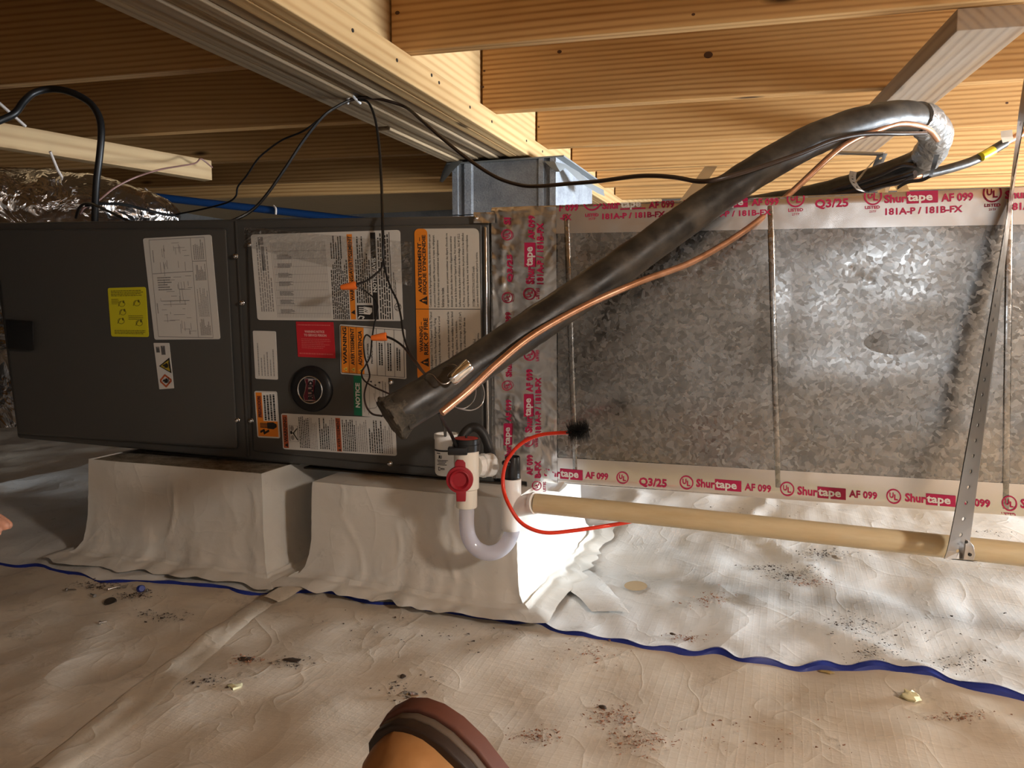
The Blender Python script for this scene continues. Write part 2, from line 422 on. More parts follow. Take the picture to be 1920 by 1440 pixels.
def wallbox(name, *a): struct(name, MB().box(*a), WALLM)
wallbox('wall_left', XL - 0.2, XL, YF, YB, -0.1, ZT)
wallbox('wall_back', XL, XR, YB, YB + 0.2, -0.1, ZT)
vx0, vx1, vz0, vz1 = 0.24, 0.76, 0.64, 0.88  # hole for the added vent
mb = MB().box(XL, vx0, YF - 0.2, YF, -0.1, ZT).box(vx1, XR, YF - 0.2, YF, -0.1, ZT).box(vx0, vx1, YF - 0.2, YF, -0.1, vz0).box(vx0, vx1, YF - 0.2, YF, vz1, ZT)
struct('wall_front', mb, concrete('foundation_wall_pale', (0.60, 0.56, 0.50), (0.48, 0.45, 0.41), 4, 0.3))  # unseen wall, made pale to brighten what the duct mirrors
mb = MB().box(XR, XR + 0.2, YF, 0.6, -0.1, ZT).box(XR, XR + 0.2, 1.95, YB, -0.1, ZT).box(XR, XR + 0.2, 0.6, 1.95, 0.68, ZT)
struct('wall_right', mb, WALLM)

# ---- floor joists, each one a plank on edge
TH = 0.038
def joist(p, q, x0, x1, label, group):
    """p, q: two points of the rear bottom edge"""
    d = (q - p); d.z = 0; d.normalize(); n = Vector((-d.y, d.x, 0))     # n points away (+Y)
    a = p + d * ((x0 - p.x) / d.x); b = p + d * ((x1 - p.x) / d.x)
    for w in (a, b): w.z = ZJ
    f = [a - n * TH, b - n * TH, b, a]
    up = Vector((0, 0, ZT - ZJ - 0.0005))
    mb = MB().hexa(f, [w + up for w in f])
    return tag(build('floor_joist', mb, PINE, bevel=0.0025, rotz=math.atan2(d.y, d.x)), label, 'joist', group)
ordn = ['nearest', 'second', 'third', 'fourth', 'fifth', 'sixth', 'seventh']
JR = [((780, 105), (1777, 19)), ((941, 214), (1843, 159)), ((1035, 280), (1900, 240)), ((1107, 322), (1900, 290)), ((1150, 352), (1500, 340)), ((1170, 375), (1500, 364))]
XBR, XBL = -0.919, -1.145
for i, (a, b) in enumerate(JR):
    joist(PZ(*a, ZJ), PZ(*b, ZJ), XBR + 0.002, XR - 0.01, 'golden pine floor joist right of the beam, %s from the camera' % ordn[i], 'joists right of the beam')
JL = [((0, 168), (460, 131)), ((167, 262), (640, 235)), ((393, 308), (640, 298)), ((277, 353), (640, 341)), ((413, 373), (640, 366))]
for i, (a, b) in enumerate(JL):
    joist(PZ(*a, ZJ), PZ(*b, ZJ), XL + 0.01, XBL - 0.002, 'shadowed floor joist left of the beam, %s from the camera' % ordn[i], 'joists left of the beam')
KN = {1: [(1328, 103, .013), (1049, 97, .007), (908, 133, .004), (905, 163, .005)], 0: [(745, 24, .006), (1300, 27, .004)], 2: [(1010, 238, .004), (1888, 193, .005)]}
for i, lst in KN.items():
    j = [o for o in COL.objects if o.name.startswith('floor_joist')][i]
    p, q = PZ(*JR[i][0], ZJ), PZ(*JR[i][1], ZJ); d = (q - p); d.z = 0; d.normalize(); n = Vector((-d.y, d.x, 0))
    for u, v, r_ in lst:  # dark discs for both knots and nail heads
        c = PN(u, v, p - n * (TH + .0004), n); lc = Matrix.Rotation(-j.rotation_euler.z, 3, 'Z') @ (c - j.location)
        me = bpy.data.meshes.new('knot'); pts = [(lc.x + r_ * math.cos(a * .5236), lc.y, lc.z + .75 * r_ * math.sin(a * .5236)) for a in range(12)]
        me.from_pydata(pts, [], [list(range(12))]); me.materials.append(KNOT_NAIL); o = bpy.data.objects.new('knot', me); COL.objects.link(o); o.parent = j
# joists above and behind the camera (they shade the room and mirror in the duct)
for k in range(1, 8):
    for side, x0, x1 in (('right', XBR + 0.002, XR - 0.01), ('left', XL + 0.01, XBL - 0.002)):
        p = PZ(1000, 82, ZJ) if side == 'right' else PZ(230, 149, ZJ)
        p = p - Vector((0, 0.53 * k, 0)); q = p + Vector((1, 0.095, 0))
        if p.y < YF + 0.2: continue
        o = joist(p, q, x0, x1, '%s floor joist %s of the beam, counting back behind the camera' % (['first', 'second', 'third', 'fourth', 'fifth', 'sixth', 'seventh'][k - 1], side), 'joists behind the camera, %s side' % side)

# ---- built-up beam
beam = thing('wooden_beam', (-1.03, 0.2, ZB), 'built-up wooden beam of several plies crossing from top left to the block pier', 'beam')
yb0, yb1 = -3.38, 4.58
for i in range(6):
    x0 = XBL + (XBR - XBL) * i / 6; x1 = XBL + (XBR - XBL) * (i + 1) / 6
    dz = [0.003, 0.0, 0.006, -0.001, 0.005, 0.001][i]
    build('beam_ply', MB().box(x0 + 0.0012, x1 - 0.0012, yb0, yb1, ZB + dz, ZT - 0.0005), PINE_B if i < 5 else PINE_Y, beam, bevel=0.003)
lg = build('ledger_strip', MB().box(XBR + 0.0005, -0.877, yb0, yb1, ZB + 0.001, ZJ - 0.001), PINE_Y, beam, bevel=0.003)
build('ledger_strip', MB().box(-1.185, XBL - 0.0005, yb0, 0.62, ZB + 0.004, ZJ - 0.001), PINE_B, beam, bevel=0.003)
build('ledger_strip', MB().box(-1.193, XBL - 0.0005, 0.635, yb1, ZB - 0.004, ZJ - 0.001), PINE_B, beam, bevel=0.003)
for (u, v) in [(661, 57), (744, 113), (809, 141), (823, 155), (881, 201), (922, 228), (987, 264), (1017, 284), (1040, 298)]:
    p = PX(u, v, -0.877); build('nail', MB().lathe([(0, 0.0016), (0.0042, 0.0014), (0.0048, -0.003)], p, (1, 0, 0), 10), INK, beam)

# ---- flat board under the joists, upper right
mb = MB(); zb = ZJ - 0.045
f = [PZ(1793, 58, zb), PZ(1958, 58, zb), PZ(1665, 283, zb), PZ(1560, 292, zb)]
d = (f[3] - f[0]).normalized(); w = Vector((d.y, -d.x, 0)); wid = 0.140
f = [f[0], f[0] + w * wid, f[3] + w * wid, f[3]]
mb.hexa(f, [p + Vector((0, 0, 0.0445)) for p in f])
board = tag(build('ceiling_board', mb, BOARD, bevel=0.002, rotz=math.atan2(d.y, d.x) - math.pi / 2), 'grey-brown flat board nailed under the joists at upper right', 'board')
# ---- board hanging at the left
zb2 = ZJ - 0.12
A = PZ(-140, 253, zb2); B = PZ(398, 338, zb2)
d = (B - A).normalized(); w = Vector((-d.y, d.x, 0))
a0 = PD(0, 240, 2.0)
mb = MB(); f = [A, B, B + w * 0.05, A + w * 0.05]
mb.hexa(f, [p + Vector((0, 0, 0.074)) for p in f])
tag(build('hanging_board', mb, BOARDL, bevel=0.002, rotz=math.atan2(d.y, d.x) - math.pi / 2), 'pale wooden board hanging below the dark joists at left', 'board')
# wire hangers of that board
hb = thing('wire_hanger', PD(22, 215, 2.35), 'pale stiff wire hanger holding the pale wooden board', 'wire')
build('wire_upper', MB().tube([PZ(-30, 168, ZJ), PD(48, 237, 2.28)], 0.0045, 8), mat('pale_wire', (0.45, 0.38, 0.33), 0.5), hb, True)
build('wire_lower', MB().tube([PD(94, 284, 2.36), PD(108, 318, 2.40), PD(122, 342, 2.44)], 0.004, 8), bpy.data.materials['pale_wire'], hb, True)

# ---- block pier under the beam
Yp = 1.16
xl = PY(848, 350, Yp).x; xr = PY(1042, 350, Yp).x; yr = PX(1110, 385, xr).y
pier = thing('block_pier', ((xl + xr) / 2, Yp + 0.1, 0), 'grey concrete block pier carrying the beam behind the metal duct', 'pier')
hb_ = 0.187; k = 0; z = ZB - 0.012
while z > 0.01:
    z0 = max(z - hb_, 0.0); w = xr - xl; t_ = 0.16 * w
    mb = MB()
    # outline of a pilaster block seen from above: flanges at both ends, recessed web
    pr = [(0, 0), (.055, 0), (.07, .012), (.075, .022), (.115, .022), (.12, .002), (.185, .004), (.20, .012), (.83, .012), (.84, 0), (.885, 0), (.89, .02), (.935, .022), (.945, 0), (1, 0)]
    pts = [Vector((xl + a * w, Yp + b, 0)) for a, b in pr] + [Vector((xr, yr, 0)), Vector((xl, yr, 0))]
    mb.hexa([p + Vector((0, 0, z0 + 0.004)) for p in pts], [p + Vector((0, 0, z)) for p in pts])
    build('concrete_block', mb, CMU, pier)
    z = z0; k += 1
# felt flap between beam and pier
mb = MB(); top = ZB - 0.006
def felt(pts_px):  # strip hanging from the pier's edge
    rows = []
    for (u, v, u2, v2, y) in pts_px:
        a = PY(u, v, y); b = PY(u2, v2, y - 0.01); rows.append([a, (a + b) / 2 + Vector((0, -0.006, 0)), b])
    return rows
mb.grid(felt([(1020, 302, 1042, 322, Yp - .012), (1040, 303, 1050, 322, Yp - .014), (1060, 308, 1060, 315, Yp + .03), (1085, 322, 1092, 345, Yp + .1), (1110, 345, 1120, 362, Yp + .2), (1132, 356, 1134, 368, Yp + .27)]))
mb.grid(felt([(868, 302, 830, 342, Yp - .01), (850, 301, 826, 341, Yp - .005), (838, 303, 824, 340, Yp + .02)]))
mb.box(xl - 0.02, xr + 0.03, Yp - 0.004, yr + .05, ZB - 0.0125, ZB - 0.0075)
o = build('felt_pad', mb, FELT, pier, True)

# ================================================================== LINER SHEET, WRAPPED BLOCKS
ep = spline([PZ(u, v, 0.004) for u, v in EDGE], 9)
ep = [p + Vector((0, 0.0030 * math.sin(i * 0.52) + 0.0015 * math.sin(i * 0.23 + 1), 0)) for i, p in enumerate(ep)]
rows = []; NV = 70
for i, p in enumerate(ep):
    r = []
    for j in range(NV + 1):
        s_ = (j / NV) ** 1.7
        y = p.y + (YB - 0.02 - p.y) * s_; x = p.x + (0.25 * (p.x + 0.4)) * s_
        x = max(XL + 0.02, min(XR - 0.02, x))
        lift = 0.0018 * math.exp(-j / 1.3) * (1.2 + math.sin(i * 0.55)) * (1.6 if i > 190 else 0.6)
        r.append(Vector((x, y, fz(x, y) + 0.000 + lift + crease(x, y) * (1 if j > 1 else 0.2))))
    rows.append(r)
sheet = thing('liner_sheet', (ep[150].x, ep[150].y, 0.0), 'upper white crawl-space liner sheet with a scalloped front edge', 'plastic sheet')
build('sheet_top', MB().grid(rows), LINER, sheet, True)
rib = []
for i, r in enumerate(rows):
    p = r[0]; u = i / len(rows)
    wdt = 0.0004 + 0.0006 * max(0, math.sin(i * 0.31)) + 0.0105 * max(0, min(1, (i - 222) / 12.0)) * max(.25, min(1, (292 - i) / 30.0)) + 0.004 * math.exp(-((i - 203) / 5.0) ** 2)
    rib.append([p + Vector((0, 0.003, -0.0006)), p + Vector((0, -wdt, -0.004)), Vector((p.x, p.y - wdt - 0.002, fz(p.x, p.y) - 0.0055))])
o = build('sheet_underside', MB().grid(rib), BLUE, sheet, True); o['label'] = 'dark blue underside showing along the edge'

def wrapped_block(name, x0, x1, y0, y1, h, label, seed, flare=0.10, topcover=False, folds=()):
    t_ = thing(name, ((x0 + x1) / 2, (y0 + y1) / 2, 0), label, 'block')
    mb = MB().box(x0 + .006, x1 - .006, y0 + .006, y1 - .006, 0.0, h)
    build('concrete_block', mb, CMUB, t_, bevel=0.004)
    # liner wrapped round it: rings from the top rim down, flaring out over the floor
    prof = [(0.0, h + 0.001), (0.001, h - .01), (0.002, h * .8), (0.003, h * .6), (0.005, h * .42), (0.009, h * .28), (flare * .28, h * .16), (flare * .5, h * .085), (flare * .75, h * .045), (flare, 0.010), (flare + .03, 0.004)]
    pf = []
    for (o0, z0), (o1, z1) in zip(prof, prof[1:]):
        for k in range(4): pf.append((o0 + (o1 - o0) * k / 4, z0 + (z1 - z0) * k / 4))
    pf.append(prof[-1])
    per = []
    n = 90
    for si, (ax, ay, bx, by) in enumerate(((x0, y0, x1, y0), (x1, y0, x1, y1), (x1, y1, x0, y1), (x0, y1, x0, y0))):
        for k in range(n if si < 2 else 24): nn_s = n if si < 2 else 24; per.append((ax + (bx - ax) * k / nn_s, ay + (by - ay) * k / nn_s, ax, ay, bx, by, k / nn_s, si))
    rings = []
    def ridge(x, z):
        m_ = 0.0
        for (xa, za, xb, zb_, amp) in folds:
            L2 = (xb - xa) ** 2 + (zb_ - za) ** 2; q = max(0, min(1, ((x - xa) * (xb - xa) + (z - za) * (zb_ - za)) / L2))
            bow = 0.012 * math.sin(q * math.pi); dd = math.hypot(x - xa - q * (xb - xa) - bow, z - za - q * (zb_ - za)); m_ += amp * math.exp(-(dd / .0045) ** 2) * min(1, 4 * q + .15) * min(1, 4 * (1 - q) + .15)
        return m_
    for (px_, py_, ax, ay, bx, by, fr, si) in per:
        nrm = Vector((by - ay, -(bx - ax), 0)).normalized()
        ed = Vector((bx - ax, by - ay, 0)).normalized()
        c = max(0, abs(fr - 0.5) * 2 - 0.72) / 0.28
        side = ed * (1 if fr > 0.5 else -1)
        r = []
        for (off, zz) in pf:
            dv = (nrm + side * c * 1.0)
            p = Vector((px_, py_, 0)) + dv * off
            wv = noise.noise(Vector((p.x * 9 + seed, p.y * 9, zz * 7))) * (0.003 + 0.08 * off) + 0.014 * off / flare * noise.noise(Vector((fr * 14 + seed, zz * 3, ax)))
            ck = noise.noise(Vector((p.x * 13 + zz * 9 + seed, p.y * 13, zz * 16 - p.x * 5)))
            wv += 0.0013 * max(0.0, 1 - abs(ck) / 0.07) * min(1, (h - zz) / .03)
            if si == 0: wv += ridge(p.x, zz)
            p += nrm * wv; zt = zz
            if off > 0.03: zt += fz(p.x, p.y) + 0.006
            r.append(Vector((p.x, p.y, zt + (0.004 * noise.noise(Vector((p.x * 20, p.y * 20, seed))) if off > .01 else 0))))
        rings.append(r)
    mb = MB().grid(rings, 0, True)
    if topcover: mb.poly([(x0, y0, h + .001), (x1, y0, h + .001), (x1, y1, h + .001), (x0, y1, h + .001)])
    build('liner_wrap', mb, LINER_W, t_, True)
    return t_
yk = -0.13
pl, pr_ = PY(165, 858, yk), PY(490, 882, yk)
HB1 = 0.2320
def fold(y, lst): return [(*(lambda a: (a.x, a.z))(PY(u0, v0, y)), *(lambda a: (a.x, a.z))(PY(u1, v1, y)), am) for u0, v0, u1, v1, am in lst]
folds1 = fold(yk, [(326, 905, 318, 1010, .004), (180, 990, 235, 945, .006), (190, 1005, 270, 965, .004), (470, 905, 476, 1000, .002)])
wrapped_block('wrapped_block', pl.x, pr_.x, yk, yk + 0.52, HB1, 'white liner-wrapped block with an open brown top under the left of the grey cabinet', 3.1, 0.05, False, folds1)
yk2 = -0.11
pl2, pr2 = PY(586, 899, yk2), PY(966, 927, yk2)
HB2 = 0.2185
folds2 = fold(yk2, [(640, 965, 688, 1080, .004), (778, 955, 860, 1085, .008), (838, 985, 848, 1045, .003), (905, 935, 918, 1010, .005), (637, 900, 638, 960, .002), (740, 975, 745, 1060, .002), (610, 1020, 650, 1022, .002)])
wrapped_block('wrapped_block', pl2.x, pr2.x, yk2, yk2 + 0.50, HB2, 'white liner-wrapped block behind the clear drain trap', 8.7, 0.055, True, folds2)

# ================================================================== AIR HANDLER
def along(p, q, x): return p + (q - p) * ((x - p.x) / (q.x - p.x))
AA = math.radians(4.0)
A0 = Vector((-0.57, 0, 0)); AN = Vector((math.sin(AA), -math.cos(AA), 0))
def AP(u, v, off=0.0): return PN(u, v, A0 + AN * off, AN)
c_tr, c_br, c_bl, c_tl = AP(918, 404), AP(926, 906), AP(31, 822), AP(-22, 417)
ahu = thing('air_handler', ((c_br + c_bl) / 2 + Vector((0, .25, 0))), 'dark grey metal air handler cabinet covered with warning stickers', 'air handler')
dp = -AN * 0.55
cs = build('casing', MB().hexa([c_bl, c_br, c_tr, c_tl], [p + dp for p in (c_bl, c_br, c_tr, c_tl)]), PAINT, ahu, True, bevel=0.008)
def plate(name, px4, off, mats, parent, bevel=0.004, base=-0.002):
    a = [AP(u, v, off) for u, v in px4]; b = [AP(u, v, base) for u, v in px4]
    return build(name, MB().hexa(a, b), mats, parent, True, bevel=bevel)
door = plate('service_door', [(33, 814), (446, 843), (424, 428), (-12, 430)], 0.012, PAINT, ahu, 0.007)
pan = plate('access_panel', [(474, 846), (750, 874), (752, 872), (908, 884), (904, 420), (462, 428)], 0.007, PAINT, ahu, 0.005)
plate('edge_highlight', [(913, 893), (918, 893), (912, 425), (907, 425)], 0.010, CHROME, ahu, 0.002)  # chrome strip stands in for the highlight along the cabinet's rounded edge
plate('seam_strip', [(464, 857), (468, 857), (444, 414), (440, 414)], 0.004, PAINT, ahu, 0.001)
hd = plate('door_handle', [(14, 655), (64, 657), (62, 602), (10, 598)], 0.026, BLACK, ahu, 0.004, 0.010)
for (u, v) in [(733, 716), (731, 869), (444, 788), (470, 789), (441, 480), (453, 568), (893, 409), (468, 459)]:
    build('screw', MB().lathe([(0, 0.0045), (0.003, 0.0042), (0.005, 0.003), (0.0055, 0), (0.0065, -0.001)], AP(u, v, 0.0075), AN, 12), CHROME, ahu, True)

ST_OFF = 0.0080
def sticker(name, px4, mats, off=ST_OFF, rs=0.03, rt_=0.03, label=None, border=None):
    """px4: TL TR BR BL seen on the cabinet front; returns the part and a map (s,t)->point just above it"""
    q = [AP(u, v, off) for u, v in px4]
    def M0(s, t, e=0.0): return (q[0] * (1 - s) + q[1] * s) * (1 - t) + (q[3] * (1 - s) + q[2] * s) * t + AN * e
    a = round_quad(lambda s, t: M0(s, t, 0.0005), rs, rt_); b = round_quad(lambda s, t: M0(s, t, -0.0015), rs, rt_)
    o = build(name, MB().hexa(a, b), mats, ahu)
    if label: o['label'] = label
    return o, (lambda s, t: M0(s, t, 0.00085)), (lambda s, t: M0(s, t, 0.00070))
def pr(name, mb, mats, parent): return build(name, mb, mats, parent)
DO = 0.0130
# wiring diagram
o, M, Mu = sticker('sticker', [(268, 447), (396, 440), (413, 636), (290, 637)], LABELW, DO, .03, .02, 'white wiring diagram sticker')
mb = MB()
for a, b in (((.09, .02), (.90, .02)), ((.09, .02), (.07, .97)), ((.07, .97), (.90, .985)), ((.90, .02), (.90, .985)), ((.70, .02), (.68, .98)), ((.09, .35), (.69, .34)), ((.70, .245), (.90, .245))): line(mb, M, a, b, .006, 0)
r = random.Random(3)
for k in range(60):
    x = .16 + .46 * r.random(); y = .05 + .88 * r.random()
    if abs(y - .345) < .03: continue
    if r.random() < .5: line(mb, M, (x, y), (min(.66, x + .03 + .15 * r.random()), y), .004, 0)
    else: line(mb, M, (x, y), (x, min(.95, y + .02 + .08 * r.random())), .006, 0)
for x in (.22, .27): line(mb, M, (x, .24), (x, .31), .006); line(mb, M, (.17 + x - .22, .62), (.6, .62), .005)
line(mb, M, (.2, .655), (.55, .655), .005); line(mb, M, (.46, .44), (.47, .62), .005); line(mb, M, (.5, .44), (.51, .62), .005)
dashes(mb, M, .72, .88, .27, .43, 9, True, .6, 0, .7, 2); dashes(mb, M, .72, .88, .5, .78, 8, True, .35, 0, .8, 4); dashes(mb, M, .72, .88, .8, .96, 9, True, .6, 0, .6, 5)
dashes(mb, M, .72, .88, .04, .23, 6, True, .5, 0, .4, 6); dashes(mb, M, .15, .36, .38, .52, 6, False, .5, 0, .3, 7); dashes(mb, M, .12, .135, .12, .24, 1, True, .8); dashes(mb, M, .10, .115, .64, .74, 1, True, .8)
pr('diagram_print', mb, INKG, o)
# yellow sticker
o, M, Mu = sticker('sticker', [(202, 540), (273, 538), (279, 632), (209, 631)], LYEL, DO, .05, .04, 'yellow instruction sticker')
mb = MB(); dashes(mb, M, .08, .93, .05, .18, 4, False, .5, 0, .3, 11)
for (cx_, cy_) in ((.35, .33), (.75, .32), (.36, .50), (.78, .72), (.30, .68)):
    ringm(mb, M, cx_, cy_, .09, .06, .16); disc(mb, M, cx_ + .05, cy_ - .04, .025, .03); line(mb, M, (cx_ - .1, cy_ + .05), (cx_ - .02, cy_ - .05), .015)
dashes(mb, M, .08, .28, .22, .34, 4, False, .4, 0, .4, 12); dashes(mb, M, .5, .9, .56, .66, 3, False, .4, 0, .3, 13); dashes(mb, M, .1, .93, .86, .95, 3, False, .5, 0, .1, 14)
pr('print', mb, mat('ink_olive', (0.16, 0.14, 0.02), 0.5), o)
# flammable gas sticker
o, M, Mu = sticker('sticker', [(288, 643), (317, 643), (326, 728), (299, 730)], LABELW, DO, .02, .02, 'white sticker with flame symbols')
mb = MB(); tri(mb, M, [(.18, .50), (.97, .67), (.93, .32)][::-1], 0); tri(mb, lambda s, t: M(s, t) + AN * .0003, [(.29, .50), (.89, .63), (.865, .375)][::-1], 1)
def flame(cx_, cy_, k=1.0, mi=0): 
    MM = lambda s, t: M(s, t) + AN * .0006
    mb.poly([MM(cx_ + k * a, cy_ + k * b * .40) for a, b in ((-.20, .02), (-.06, -.10), (-.04, -.04), (.06, -.13), (.16, -.10), (.20, 0), (.16, .12), (.04, .14), (-.10, .10), (-.04, .06))][::-1], mi)
    rect(mb, MM, cx_ + .22 * k, cx_ + .26 * k, cy_ - .07 * k, cy_ + .07 * k, mi)
flame(.62, .49); 
for a, b in (((.5, .70), (.92, .82)), ((.92, .82), (.5, .95)), ((.5, .95), (.13, .82)), ((.13, .82), (.5, .70))): line(mb, M, a, b, .05, 2)
flame(.5, .82)
rect(mb, M, .12, .36, .08, .21, 3); rect(mb, M, .44, .72, .06, .26, 3); dashes(mb, lambda s, t: M(s, t) + AN * .0003, .14, .34, .09, .20, 3, True, .6, 0, .2, 3); dashes(mb, lambda s, t: M(s, t) + AN * .0003, .47, .70, .07, .25, 3, True, .6, 0, .2, 4)
pr('print', mb, [INK, mat('hazard_ochre', (0.42, 0.30, 0.03), 0.4), LRST, INKG], o)
# rating and warning sheet
o, M, Mu = sticker('sticker', [(470, 440), (750, 431), (756, 602), (483, 600)], LABELW, ST_OFF, .02, .03, 'large white rating sheet with orange and black stripes')
mb = MB()
rect(mb, M, .655, .690, .03, .985, 1); rect(mb, M, .808, .842, .02, .985, 0); rect(mb, M, .700, .806, .825, .985, 0)
M2 = lambda s, t: M(s, t) + AN * .0003
text(mb, 'WARNING/AVERTISSEMENT', M2, .660, .686, .05, .78, True, .03, 0)
text(mb, 'NOTICE/AVIS', M2, .812, .838, .30, .68, True, .03, 2)
tri(mb, M2, [(.658, .91), (.686, .93), (.686, .875)][::-1], 0)
for k in range(4): line(mb, M2, (.712, .850 + k * .022), (.755, .852 + k * .022), .010, 2)
tri(mb, M2, [(.745, .84), (.745, .925), (.785, .93), (.80, .90), (.80, .855)][::-1], 2)
line(mb, M2, (.752, .87), (.770, .885), .006, 0); line(mb, M2, (.77, .885), (.752, .895), .006, 0); line(mb, M2, (.752, .895), (.772, .91), .006, 0)
for a, b in (((.705, .975), (.718, .945)), ((.718, .945), (.745, .955)), ((.745, .955), (.735, .98))): line(mb, M2, a, b, .010, 2)
for k in range(34): line(mb, M, (.135 + k * .0112, .10), (.150 + k * .0112, .97), .0018, 3)
for k in range(9): line(mb, M, (.15, .20 + k * .09), (.515, .20 + k * .09), .003, 3)
for k, (y0, w) in enumerate(((.24, .10), (.34, .12), (.45, .10), (.55, .10), (.66, .10), (.76, .13), (.87, .13))): dashes(mb, M, .175, .275, y0, y0 + .055, 5, False, .7, 3, .3, k)
dashes(mb, M, .03, .13, .08, .9, 6, True, .45, 3, .6, 21); rect(mb, M, .065, .088, .14, .42, 3); rect(mb, M, .05, .085, .03, .12, 3)
dashes(mb, M, .535, .65, .30, .985, 9, True, .55, 0, .2, 22); dashes(mb, M, .54, .62, .04, .30, 5, True, .5, 0, .7, 27)
dashes(mb, M, .70, .80, .06, .80, 7, True, .55, 0, .4, 23); dashes(mb, M, .85, .925, .03, .98, 5, True, .55, 0, .1, 24)
line(mb, M, (.93, .02), (.935, .985), .004, 0)
text(mb, 'UL', M, .955, .985, .82, .87, True, .02, 0); ringm(mb, M, .970, .845, .022, .045, .14, 0); dashes(mb, M, .945, .965, .35, .75, 2, True, .4, 0, .5, 26)
pr('print', mb, [INK, LORG, WHITE, INKG], o)
# clear packing tape over the sheet
q = [(456, 423), (748, 440), (775, 500), (640, 520), (478, 470)]
rr = []
for i in range(131):
    r_ = []
    for j in range(41):
        s_, t_ = i / 130, j / 40
        u = 458 + (772 - 458) * s_; v = (426 + 28 * s_) * (1 - t_) + (462 + 75 * s_) * t_
        r_.append(AP(u, v, ST_OFF + 0.0034 + 0.0016 * noise.noise(Vector((u * .05, v * .09, 1))) + .0022 * max(0, .45 - abs(noise.noise(Vector((u * .07 + v * .05, v * .22, 5))))) * (1 - t_ * .6)))
    rr.append(r_)
CTAPE = mat('clear_tape', (0.9, 0.9, 0.9), 0.14)
t = NT(CTAPE); gl = t.n('BsdfGlossy'); gl.inputs['Roughness'].default_value = 0.16; tp_ = t.n('BsdfTransparent'); mx = t.n('MixShader'); mx.inputs[0].default_value = 0.22
bp = t.n('Bump'); bp.inputs['Strength'].default_value = 1.0; bp.inputs['Distance'].default_value = 0.012
t.l(t.noise(t.coords((1, 1, 2.2)), 38, 3, 0.55, 1.2), bp.inputs['Height']); t.l(bp.outputs[0], gl.inputs['Normal'])
t.l(tp_.outputs[0], mx.inputs[1]); t.l(gl.outputs[0], mx.inputs[2]); t.l(mx.outputs[0], t.t.nodes['Material Output'].inputs['Surface'])
o = build('clear_tape', MB().grid(rr), CTAPE, ahu, True); o['label'] = 'crinkled clear tape over the rating sheet'
# fire warning sticker
o, M, Mu = sticker('sticker', [(777, 429), (898, 428), (903, 712), (783, 713)], LABELC, ST_OFF, .08, .035, 'tall white fire warning sticker with an orange band')
mb = MB(); mb.add(round_quad(lambda s, t: Mu(s * .205, t), .35, .03), [list(range(20))], 1)
line(mb, M, (0, .525), (1, .53), .004, 0)
text(mb, 'AVERTISSEMENT \u2013', M, .045, .105, .055, .42, True, .035); text(mb, "RISQUE D'INCENDIE", M, .115, .185, .04, .43, True, .035)
text(mb, 'WARNING \u2013', M, .045, .105, .61, .81, True, .035); text(mb, 'RISK OF FIRE', M, .115, .185, .585, .83, True, .035)
for ty in (.47, .88): tri(mb, M, [(.05, ty), (.185, ty + .03), (.185, ty - .03)][::-1]); text(mb, '!', lambda s, t: M(s, t) + AN * .0003, .10, .17, ty - .006, ty + .006, True, .02, 1)
fr = ['Contient un fluide frigorig\u00e8ne inflammable. Ne doit \u00eatre r\u00e9par\u00e9 que par', "un personnel d'entretien qualifi\u00e9. Ne pas percer le tuyau de r\u00e9frig\u00e9rant.", 'Il doit \u00eatre mis au rebut que conform\u00e9ment aux r\u00e9glementations', 'f\u00e9d\u00e9rales ou locales.',
      "Les appareils annexes qui peuvent constituer des d\u00e9parts d'incendie ne", "doivent pas \u00eatre plac\u00e9s dans les conduites d'appareils annexes autres", "que ceux de la liste concernant l'appareil sp\u00e9cifique. Voir instructions.", "Surface minimale de la pi\u00e8ce d'utilisation ou de stockage, 562 ft\u00b2 (52.2", 'm\u00b2). Note : pour les surfaces minimales des pi\u00e8ces situ\u00e9es \u00e0 des altitudes', 'sup\u00e9rieures au niveau de la mer, voir les instructions correspondantes.', 'SYST\u00c8ME DE D\u00c9TECTION DE FUITE install\u00e9.', 'Les unit\u00e9s doivent \u00eatre aliment\u00e9es sauf pour le service.']
frl = [.48, .475, .44, .13, .485, .465, .465, .48, .485, .475, .27, .36]; x = .215
en = ['Flammable Refrigerant Used. To Be Repaired Only By Trained', 'Service Personnel. Do Not Puncture Refrigerant Tubing.', 'Dispose Of Property In Accordance with Federal or Local', 'Regulations.', 'Auxiliary devices which may be ignition sources shall not be', 'installed in the ductwork, other than auxiliary devices listed', 'for use with the specific appliance. See instruction.', 'Minimum room area of operating or storage, 562 ft\u00b2 (52.2 m\u00b2).', 'Note: minimum room area at altitudes higher than sea', 'level see instruction.', 'LEAK DETECTION SYSTEM installed.', 'Unit must be powered except for service.']
enl = [.44, .40, .41, .10, .44, .44, .38, .44, .40, .16, .26, .30]
for i in range(12):
    xx = x + .0625 * i + (.018 if i > 3 else 0) + (.02 if i > 9 else 0)
    text(mb, fr[i], M, xx, xx + .047, .515 - frl[i], .515, True, .012); text(mb, en[i], M, xx, xx + .047, .985 - enl[i], .985, True, .012)
pr('print', mb, [INK, LORG], o)
# small data plate
o, M, Mu = sticker('sticker', [(474, 620), (517, 621), (521, 712), (479, 710)], LABELW, ST_OFF, .05, .03, 'small white data label')
mb = MB(); dashes(mb, M, .12, .92, .25, .93, 6, True, .3, 0, .5, 31); pr('print', mb, INKG, o)
